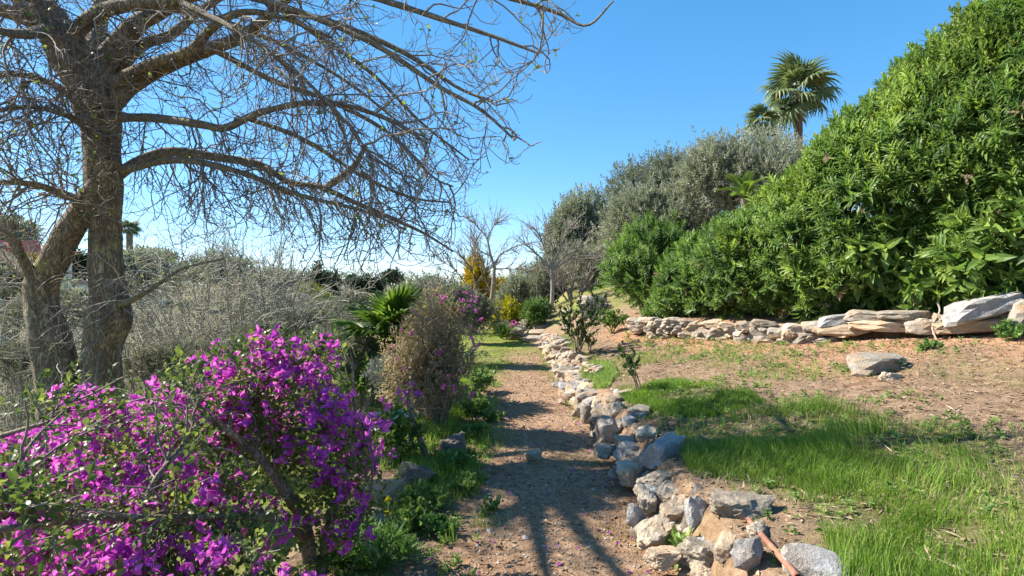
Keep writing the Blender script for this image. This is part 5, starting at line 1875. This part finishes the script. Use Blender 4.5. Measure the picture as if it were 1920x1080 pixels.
thicket("tall thicket shrub with olive-green leafy top rising above the thicket", 405, 530, 430, 11.2, 18, 200, 'olive', 900, None)
thicket("leafless grey-brown shrub between the thicket and the dwarf fan palm", 630, 760, 535, 11.5, 20, 260, None, 0, None, 'paletwig', .9)
thicket("bare bluish-grey shrub on the skyline over the thicket", 480, 620, 462, 20, 14, 170, None, 0, None, 'twig', .8)
thicket("bare twiggy shrub on the skyline just past the dwarf fan palm", 770, 860, 505, 19, 16, 180, None, 0, None, 'twig', .8)
for (a, b, c, d_, Y, lb) in (
        (500, 600, 585, 665, 9.0, "grey-green scrub bush behind the highest bougainvillea flowers"),
        (560, 660, 570, 640, 11, "grey-green scrub bush below the far yellow shrub"),
        (590, 700, 590, 680, 8.6, "grey-green scrub bush between the bougainvillea top and the dwarf fan palm"),
        (620, 710, 555, 620, 13, "farthest grey scrub bush, below the bare shrub by the dwarf fan palm"),
        (440, 540, 610, 700, 7.6, "grey scrub bush at the near foot of the thicket's middle"),
        (540, 640, 620, 700, 7.4, "grey scrub bush right behind the bougainvillea's crest"),
        (250, 360, 640, 730, 7.0, "grey scrub bush at the foot of the right trunk"),
        (340, 450, 630, 720, 7.2, "second grey scrub bush from the right trunk"),
        (-40, 90, 640, 740, 7.2, "grey scrub bush at the picture's edge beside the left trunk"),
        (96, 176, 552, 660, 9.5, "grey scrub bush showing between the two trunks"),
        (0, 120, 560, 640, 11.5, "grey scrub bush behind the left trunk, below the houses"),
        (640, 720, 630, 700, 7.6, "grey scrub bush against the shaded side of the dwarf fan palm")):
    leafy_shrub("scrub_bush", lb, a, b, c, d_, Y, 'greyscrub', SPRAY, 900, .14 * Y / 8, 0, nl=9, stems=8, up=.9, group="grey scrub bushes below the garden", bark='scrubtwig', jit=.5)
leafy_shrub("yellow_shrub", "yellow-flowering shrub before the far dark grove", 555, 600, 535, 575, 24, 'yellow', SPRAYF, 420, .3, 0, nl=7, stems=4)
leafy_shrub("yellow_shrub", "small yellow-green shrub lower down beside the far yellow one", 590, 625, 550, 580, 22, 'lime', SPRAYF, 300, .26, 0, nl=5, stems=4)
leafy_shrub("yellow_shrub", "yellowish shrub in front of the red-pillared house", 20, 75, 478, 512, 34, 'yellowtree', SPRAYF, 500, .45, 0, nl=6, stems=4)

# far trees and houses along the skyline
far = [("pine_tree", "broad dark pine grove crown on the left skyline beside the dark cypress", 560, 632, 512, 560, 75, 'pine', 1500, 1.1),
       ("cypress_tree", "squared dark clipped cypress at the end of the pine crown", 618, 634, 510, 560, 70, 'pine', 700, .9),
       ("umbrella_pine", "small umbrella pine standing alone on the far skyline", 715, 757, 510, 532, 110, 'pine', 700, 1.2),
       ("pine_tree", "low dark pine behind the bare twigs left of the umbrella pine", 655, 715, 522, 552, 95, 'pine', 900, 1.2),
       ("evergreen_tree", "hazy evergreen on the skyline right of the umbrella pine", 755, 830, 522, 560, 85, 'olivedark', 1000, 1.2),
       ("evergreen_tree", "dark evergreen seen between the two trunks of the leafless tree", 130, 170, 478, 520, 60, 'pine', 700, 1.0),
       ("evergreen_tree", "far evergreen behind the thicket beside the right trunk", 240, 330, 470, 530, 60, 'olivedark', 1200, 1.0),
       ("evergreen_tree", "far evergreen behind the middle of the thicket", 330, 480, 480, 545, 65, 'olivedark', 1800, 1.1),
       ("evergreen_tree", "low far evergreen between the thicket and the pine grove", 480, 575, 508, 560, 70, 'olivedark', 1300, 1.1),
       ("evergreen_tree", "low olive-green trees hiding the foot of the red-pillared house", -80, 100, 486, 570, 26, 'olive', 2600, .5),
       ("evergreen_tree", "low olive-green bush in the gap between the two trunks", 100, 175, 546, 600, 22, 'olivedark', 1300, .4),
       ("evergreen_tree", "grey-green bushy tree just past the right trunk, behind the thicket", 215, 330, 470, 570, 26, 'olive', 2400, .5),
       ("evergreen_tree", "evergreen behind the red-pillared house at the picture's edge", -60, 60, 400, 480, 60, 'olivedark', 1600, 1.0)]
for (nm, lb, a, b, c, d_, Y, lf_, n_, s_) in far:
    bushy_tree(nm, lb, a, b, c, d_, Y, lf_, n_, s_, nl=9, tmpl=SPRAYF)
for i, (px, py, Y, lb) in enumerate(((655, 516, 120, "leftmost of the slim far cypresses"), (664, 514, 122, "second of the slim far cypresses from the pine grove"), (690, 516, 125, "slim far cypress nearest the umbrella pine"),
                                     (597, 500, 68, "slim dark cypress rising before the pine grove"))):
    bushy_tree("cypress_tree", lb, px - 4, px + 4, py, 560, Y, 'pine', 260, 1.1, nl=6, ry=.5, up=1.5, tmpl=SPRAYF)
lb = "distant woodland band along the skyline"
bl = []
for a in np.arange(-300, 2300, 16):
    Y = 190 + R.uniform(-15, 15)
    c = at(a, R.uniform(528, 536), Y)
    bl.append([c[0], Y, c[2] - 1, 4 + R.random() * 2, 4, 3.2 + R.random() * 1.5])
w = tag(bpy.data.objects.new("woodland", None), lb, "woodland", None, "stuff")
pos, u = crown_points(bl, 11000, .4)
g = Geo()
for k in range(4):
    s_ = np.arange(len(pos)) % 4 == k
    tv, tf, tt_ = SPRAYF[k]
    V, f, c = scatter(tv, tf, pos[s_], nrm(u[s_] + A(0, 0, .5)), None, R.uniform(1.6, 2.8, s_.sum()), np.clip(.45 + .25 * R.normal(size=s_.sum()), 0, .9), tt_ - .1)
    g.add(V, f, np.clip(c, 0, 1))
bpy.data.objects.remove(w)
tag(g.part("woodland", MAT['olivedark'], None, False, "stuff"), lb, "woodland")


def box(x0, x1, y0, y1, z0, z1):
    V = A([x0, y0, z0], [x1, y0, z0], [x1, y1, z0], [x0, y1, z0], [x0, y0, z1], [x1, y0, z1], [x1, y1, z1], [x0, y1, z1])
    return V, np.array([[0, 3, 2, 1], [4, 5, 6, 7], [0, 1, 5, 4], [1, 2, 6, 5], [2, 3, 7, 6], [3, 0, 4, 7]])


m_wall = plainmat("render_wall", (.55, .50, .42), (.68, .62, .53), 3, .9, .1)
m_red = plainmat("red_render", (.38, .13, .12), (.48, .19, .17), 4, .85, .1)
m_tile = plainmat("roof_tile", (.30, .20, .14), (.46, .34, .25), 6, .85, .3)
m_white = plainmat("white_render", (.66, .65, .63), (.78, .77, .75), 3, .85, .05)
m_dark, nt, out = nodes_of("window_glass")
bs = N(nt, "ShaderNodeBsdfPrincipled", {"Base Color": (.03, .04, .05, 1), "Roughness": .1})
nt.links.new(bs.outputs[0], out.inputs[0])


def house(name, label, px0, px1, py0, py1, Y, wallm, roofm, wins, pillars=False, flat=False, dp=3.2):
    a, b = at(px0, py1, Y), at(px1, py0, Y)
    x0, x1, z1 = a[0], b[0], b[2]
    z0 = min(a[2], gz((x0 + x1) / 2, Y) - .3)
    t = thing(name, label, "house", ((x0 + x1) / 2, Y, z0))
    ze = z1 - (.0 if flat else (z1 - a[2]) * .3)
    part("wall", *box(x0, x1, Y, Y + dp, z0, ze), wallm, t)
    if flat:
        part("roof", *box(x0 - .2, x1 + .2, Y - .2, Y + dp + .2, ze + .003, ze + .3), roofm, t)
    else:
        V = A([x0 - .5, Y - .6, ze + .003], [x1 + .5, Y - .6, ze + .003], [x1 + .5, Y + dp + .5, ze + .003], [x0 - .5, Y + dp + .5, ze + .003], [x0 + 1.5, Y + dp * .5, z1], [x1 - 1.5, Y + dp * .5, z1])
        part("roof", V, [np.array([[0, 1, 5, 4], [2, 3, 4, 5], [0, 3, 2, 1]]), np.array([[1, 2, 5], [3, 0, 4]])], roofm, t)
    for (fx, fz, w, h_) in wins:
        wx, wz = x0 + fx * (x1 - x0), a[2] + fz * (ze - a[2])
        f = part("window", *box(wx - w / 2, wx + w / 2, Y - .06, Y + .05, wz - h_ / 2, wz + h_ / 2), m_white, t)
        part("pane", *box(wx - w / 2 + .08, wx + w / 2 - .08, Y - .075, Y - .05, wz - h_ / 2 + .08, wz + h_ / 2 - .08), m_dark, f)
    if pillars:
        for px in (32, 62, 0):
            c = at(px, 470, Y - 2.0)
            part("pillar", *box(c[0] - .28, c[0] + .28, Y - 2.3, Y - 1.75, at(0, 490, Y - 2)[2], at(0, 451, Y - 2)[2]), m_red, t)
        part("porch_rail", *box(x0, x1 - .3, Y - 2.2, Y - 1.9, at(0, 484, Y - 2)[2], at(0, 476, Y - 2)[2]), m_red, t)
        part("porch_wall", *box(x0, x1 - .3, Y - 2.18, Y - 1.92, z0, at(0, 484, Y - 2)[2] - .003), wallm, t)
        part("porch_beam", *box(x0 - .2, x1, Y - 2.35, Y - 1.7, at(0, 462, Y - 2)[2] + .0, at(0, 455, Y - 2)[2]), wallm, t)
    return t


house("country_house", "cream house with red porch pillars and low tiled roof behind the tree's left trunk", -120, 66, 452, 500, 38, m_wall, m_tile, [(.3, .6, 1.2, 1.0), (.6, .6, 1.2, 1.0), (.85, .55, .8, 1.0)], True)
house("white_house", "white house wall showing between the trunks of the leafless tree", 106, 146, 533, 552, 46, m_white, m_tile, [(.3, .5, .9, .9), (.7, .5, .9, .9)], flat=True)
house("white_house", "white house glimpsed through the thicket just past the right trunk", 246, 270, 556, 575, 42, m_white, m_white, [(.5, .5, .8, .8)], flat=True)
house("white_house", "low white house at the picture's edge below the red-pillared house", -60, 25, 520, 545, 50, m_white, m_tile, [(.4, .5, .9, .8), (.8, .5, .9, .8)], flat=True)


# ------------------------------------------------------------------ grass, litter and pebbles
def blades(pos, length, width, lean=.35, seg=3):
    M = len(pos)
    az = R.uniform(0, 6.283, M)
    side = np.stack([np.cos(az), np.sin(az), 0 * az], 1)
    fwd = np.stack([-np.sin(az), np.cos(az), 0 * az], 1)
    flow = np.stack([vnoise(pos * A(3.1, 3.1, 0) + 2.5, 5), vnoise(pos * A(3.1, 3.1, 0) + 8.5, 6), 0 * az], 1)
    fwd = nrm(fwd * .55 + flow * 1.4)
    ln = np.broadcast_to(length, (M,))
    bend = R.uniform(.1, 1.0, M) * lean
    wv = np.broadcast_to(width, (M,))
    V = np.empty((M, 5, 3))
    for k, (t, wk) in enumerate(((0, 1.0), (.55, .8))):
        c = pos + (A(0, 0, 1) * (ln * t * (1 - .25 * bend * t))[:, None]) + fwd * (ln * bend * t * t)[:, None]
        V[:, 2 * k] = c - side * (wv * wk)[:, None]
        V[:, 2 * k + 1] = c + side * (wv * wk)[:, None]
    V[:, 4] = pos + A(0, 0, 1) * (ln * (1 - .3 * bend))[:, None] + fwd * (ln * bend)[:, None]
    o = (np.arange(M) * 5)[:, None]
    q = np.array([[0, 1, 3, 2]]) + o
    t_ = np.array([[2, 3, 4]]) + o
    return V.reshape(-1, 3), [q, t_]


def world_in(poly, n, x=(-8, 8), y=(1.8, 20)):
    X, Y = R.uniform(*x, n), R.uniform(*y, n)
    Z = hgt(X, Y)
    P = np.stack([X, Y, Z], 1)
    a_, b_ = proj(P)
    return P[in_poly(a_, b_, poly)]


def grass(name, label, P, length, width, mat, tone=.5, tvar=.18, lean=.4, patch=2.0):
    nn = fbm(P * A(patch, patch, 0) + 3, 8, 2)
    ln = R.uniform(length[0], length[1], len(P)) * (1 + .8 * nn)
    V, f = blades(P - A(0, 0, .01), ln, R.uniform(width[0], width[1], len(P)), lean)
    c = np.repeat(np.clip(tone + .28 * fbm(P * A(2.6, 2.6, 0), 12, 2) + R.normal(size=len(P)) * tvar, 0, 1), 5)
    return tag(part(name, V, f, MAT[mat], None, c, False, "stuff"), label, "grass")


P = world_in(BIG, 230000, (1.2, 6.5), (1.8, 7.0))
a_, b_ = proj(P)
core_ = in_poly(a_, b_, [(1320, 845), (1450, 800), (1540, 790), (1660, 810), (1790, 830), (1960, 960), (2040, 1190), (1690, 1190), (1620, 1030), (1560, 960), (1420, 895)])
k_ = fbm(P * A(1.5, 1.5, 0) + 2, 33, 3) + R.normal(size=len(P)) * .16 > np.where(core_, -.17, .02)
k_ &= (((a_ - 1575) / 95) ** 2 + ((b_ - 975) / 36) ** 2 > 1 + R.normal(size=len(P)) * .3) & (((a_ - 1800) / 70) ** 2 + ((b_ - 1010) / 24) ** 2 > 1 + R.normal(size=len(P)) * .4)
P = P[k_][:62000]
grass("long_grass", "long bright green grass on the near slope above the edging", P, (.05, .15), (.0014, .0027), 'grass', .50, .22, .75)
P = world_in(PATCH, 160000, (1.0, 4.5), (4.5, 9))
k_ = fbm(P * A(1.6, 1.6, 0), 3, 3) + R.normal(size=len(P)) * .12 > -.25
grass("grass_patch", "patch of green grass around the thin young rose", P[k_][:16000], (.04, .10), (.0016, .003), 'grass', .52, .2, .7)
P = world_in([(1085, 700), (1105, 682), (1140, 680), (1158, 700), (1140, 728), (1095, 732)], 120000, (.9, 2.6), (6.5, 11))
grass("clover_patch", "small bright clover patch beside the edging below the bushy rose", P[:4500], (.05, .11), (.004, .008), 'herb', .7, .15, .7)
# dry stalks standing in and around the turf
P = world_in([(1240, 800), (1440, 750), (1660, 760), (1920, 800), (2100, 900), (2100, 1200), (1500, 1200), (1420, 960), (1260, 900)], 60000, (1.2, 6.5), (1.8, 7.5))
k_ = fbm(P * A(2.2, 2.2, 0) + 5, 43, 3) > -.02
grass("dry_grass", "dry straw-coloured stalks mixed into the slope grass", P[k_][:4500], (.03, .10), (.0011, .002), 'drygrass', .45, .25, 1.1)
# sparse green over the whole slope
P = np.stack([R.uniform(1.2, 8, 90000), R.uniform(2, 24, 90000), np.zeros(90000)], 1)
k_ = (fbm(P * A(.9, .9, 0) + 7, 91, 3) + R.normal(size=len(P)) * .1 > .06) & ((P[:, 0] < wall_line(P[:, 1]) - .1) | (P[:, 1] > 13))
P = P[k_]
P[:, 2] = hgt(P[:, 0], P[:, 1])
grass("sparse_grass", "thin scattered grass over the bare slope", P[:30000], (.03, .09), (.0015, .0035), 'grass', .6, .2, .7)
# verge of the path
P = np.stack([R.uniform(-1.15, .1, 40000), R.uniform(2.6, 11, 40000), np.zeros(40000)], 1)
xl_, xr_ = path_edges(P[:, 1])
k_ = (P[:, 0] < xl_ + .15 * R.normal(size=len(P))) & (fbm(P * A(1.8, 1.8, 0) + 1, 19, 3) > -.16)
P = P[k_]
P[:, 2] = hgt(P[:, 0], P[:, 1])
grass("verge_grass", "tufts of green grass along the downhill verge of the path", P[:17000], (.04, .16), (.0014, .0028), 'grass', .55, .2, .55, 3.0)
# far lawn and lower lawn
P = np.stack([R.uniform(-2.6, 1.0, 120000), R.uniform(9, 19, 120000), np.zeros(120000)], 1)
nz_ = n2(P[:, 0], P[:, 1], 2.3, 31, 3)
m_ = sst(9.3, 11.0, P[:, 1] + 1.3 * nz_) * sst(.75, .35, P[:, 0] + .5 * nz_)
ba = sst(.55, .15, np.abs(P[:, 0] - .25 - .3 * nz_)) * sst(15.5, 12, P[:, 1] + 1.0 * nz_)
k_ = m_ * (1 - .93 * ba) > R.random(len(P))
P = P[k_]
P[:, 2] = hgt(P[:, 0], P[:, 1])
grass("lawn_grass", "short lawn grass across the far end of the path", P[:26000], (.02, .05), (.003, .006), 'grass', .72, .15, .8)
P = np.stack([R.uniform(-8, -1.9, 90000), R.uniform(2.5, 9.5, 90000), np.zeros(90000)], 1)
P[:, 2] = hgt(P[:, 0], P[:, 1])
k_ = n2(P[:, 0], P[:, 1], 1.2, 6, 2) > -.35
grass("lower_lawn_grass", "bright lawn grass on the lower terrace behind the bougainvillea", P[k_][:30000], (.03, .07), (.003, .006), 'grass', .8, .15, .8)

# grass rooted among the edging stones, and petals blown over from the bougainvillea
n = 9000
Y = 2.6 + 12 * R.random(n)
X = np.interp(Y, [0, 3, 5, 8, 12, 15, 16.5], [1.12, 1.12, 1.08, 1.0, .95, .92, .88]) + np.where(R.random(n) < .75, .24 + np.abs(R.normal(size=n)) * .16, -.26 + R.normal(size=n) * .05)
P = np.stack([X, Y, hgt(X, Y)], 1)
k_ = fbm(P * A(2.5, 2.5, 0) + 9, 57, 3) > .02
grass("edging_grass", "short grass rooted along the stone edging", P[k_], (.03, .11), (.0014, .003), 'grass', .5, .2, .7)
n = 130
P = np.stack([-.5 + 1.4 * R.random(n), 2.6 + R.random(n) ** 1.4 * 6, np.zeros(n)], 1)
P[:, 2] = hgt(P[:, 0], P[:, 1]) + .01
lv, lf = leaf6(.34, .1, .1)
V, f, c = scatter(lv, lf, P, R.normal(size=P.shape) * A(1, 1, .2), A(0, 0, 1) + R.normal(size=P.shape) * .3, R.uniform(.022, .036, n))
tag(part("fallen_petals", V, f, MAT['bract'], None, c, False, "stuff"), "fallen purple bracts scattered on the path", "petals")

# dry straw and fallen leaves
n = 20000
P = np.stack([R.uniform(1.1, 8, n), R.uniform(2, 13, n), np.zeros(n)], 1)
k_ = (P[:, 0] < wall_line(P[:, 1]) + .6) & (fbm(P * A(1.0, 1.0, 0) + 4, 27, 3) > -.12)
P = P[k_]
P[:, 2] = hgt(P[:, 0], P[:, 1]) + .006
az = R.uniform(0, 6.28, len(P))
d = np.stack([np.cos(az), np.sin(az), R.normal(size=len(P)) * .22 + .05], 1)
lv, lf = leaf2(.05, .03)
V, f, c = scatter(lv, lf, P, d, A(0, 0, 1) + R.normal(size=P.shape) * .3, R.uniform(.03, .13, len(P)))
tag(part("straw_litter", V, f, MAT['drygrass'], None, c, False, "stuff"), "dry straw and dead stalks strewn over the slope", "litter")
n = 24000
P = np.stack([-1.2 + 8.7 * R.random(n) ** 1.05, 2 + 12 * R.random(n), np.zeros(n)], 1)
P[:, 2] = hgt(P[:, 0], P[:, 1]) + .008
lv, lf = leaf2(.24, .1)
V, f, c = scatter(lv, lf, P, R.normal(size=P.shape) * A(1, 1, .25), A(0, 0, 1) + R.normal(size=P.shape) * .35, R.uniform(.015, .055, n))
tag(part("fallen_leaves", V, f, MAT['drygrass'], None, c ** 2 * .75, False, "stuff"), "dead brown leaves scattered over path and slope", "litter")


# small ground-hugging weeds over the slope and the verge
n = 5200
P = np.stack([np.where(R.random(n) < .8, R.uniform(1.2, 7.5, n), R.uniform(-1.1, -.2, n)), R.uniform(2, 12.5, n), np.zeros(n)], 1)
k_ = (fbm(P * A(1.2, 1.2, 0) + 14, 66, 3) > .05) & (P[:, 0] < wall_line(P[:, 1]) - .1)
P = P[k_]
P[:, 2] = hgt(P[:, 0], P[:, 1]) + .004
tv, tf, tt_ = spray_template(8, .7, .26, (1.0, 1.45), False)
V, f, c = scatter(tv, tf, P, A(0, 0, 1) + R.normal(size=P.shape) * .15, None, R.uniform(.025, .07, len(P)), None, tt_ - .15)
tag(part("ground_weeds", V, f, MAT['herb'], None, np.clip(c, 0, 1), False, "stuff"), "small flat weeds dotted over the slope and verge", "weeds")


def scatter_pebbles(name, label, X, Y, size, mat, sink=.25):
    pv, pf = rock((1, .8, .6), 1, 6, .05, .8, 5)
    P = np.stack([X, Y, hgt(X, Y)], 1)
    s = size
    P[:, 2] += s * (.3 - sink)
    az = R.uniform(0, 6.28, len(X))
    d = np.stack([np.cos(az), np.sin(az), R.normal(size=len(X)) * .2], 1)
    V, f, c = scatter(pv, pf, P, d, A(0, 0, 1) + R.normal(size=P.shape) * .25, s)
    tag(part(name, V, f, mat, None, c, False, "stuff"), label, "pebbles")


n = 560
m_peb = plainmat("pebble", (.24, .19, .15), (.48, .43, .37), 12, .85, .2, True)
m_clod = plainmat("soil_clod", (.17, .11, .07), (.38, .26, .17), 10, .95, .4, True)
m_redclod = plainmat("red_clod", (.24, .12, .065), (.44, .29, .18), 10, .95, .4, True)
Y = 2.5 + R.random(n) ** 1.6 * 9
xl_, xr_ = path_edges(Y)
X = xl_ + (xr_ - xl_) * np.clip(R.beta(.9, 1.3, n), 0, 1)
scatter_pebbles("pebbles", "pale pebbles scattered over the dirt path", X, Y, R.uniform(.008, .03, n) * (1 + (R.random(n) < .08)), m_peb)
n = 9000
Y = 2.3 + R.random(n) ** 1.5 * 12
xl_, xr_ = path_edges(Y)
X = xl_ + (xr_ - xl_) * R.random(n)
scatter_pebbles("soil_clods", "small crumbs of soil on the dirt path", X, Y, R.uniform(.006, .022, n), m_clod)
n = 4500
Y = R.uniform(2.3, 12, n)
X = 1.2 + (wall_line(Y) - 1.1) * R.random(n)
scatter_pebbles("slope_crumbs", "small crumbs of reddish soil on the bare slope", X, Y, R.uniform(.005, .02, n), m_redclod)
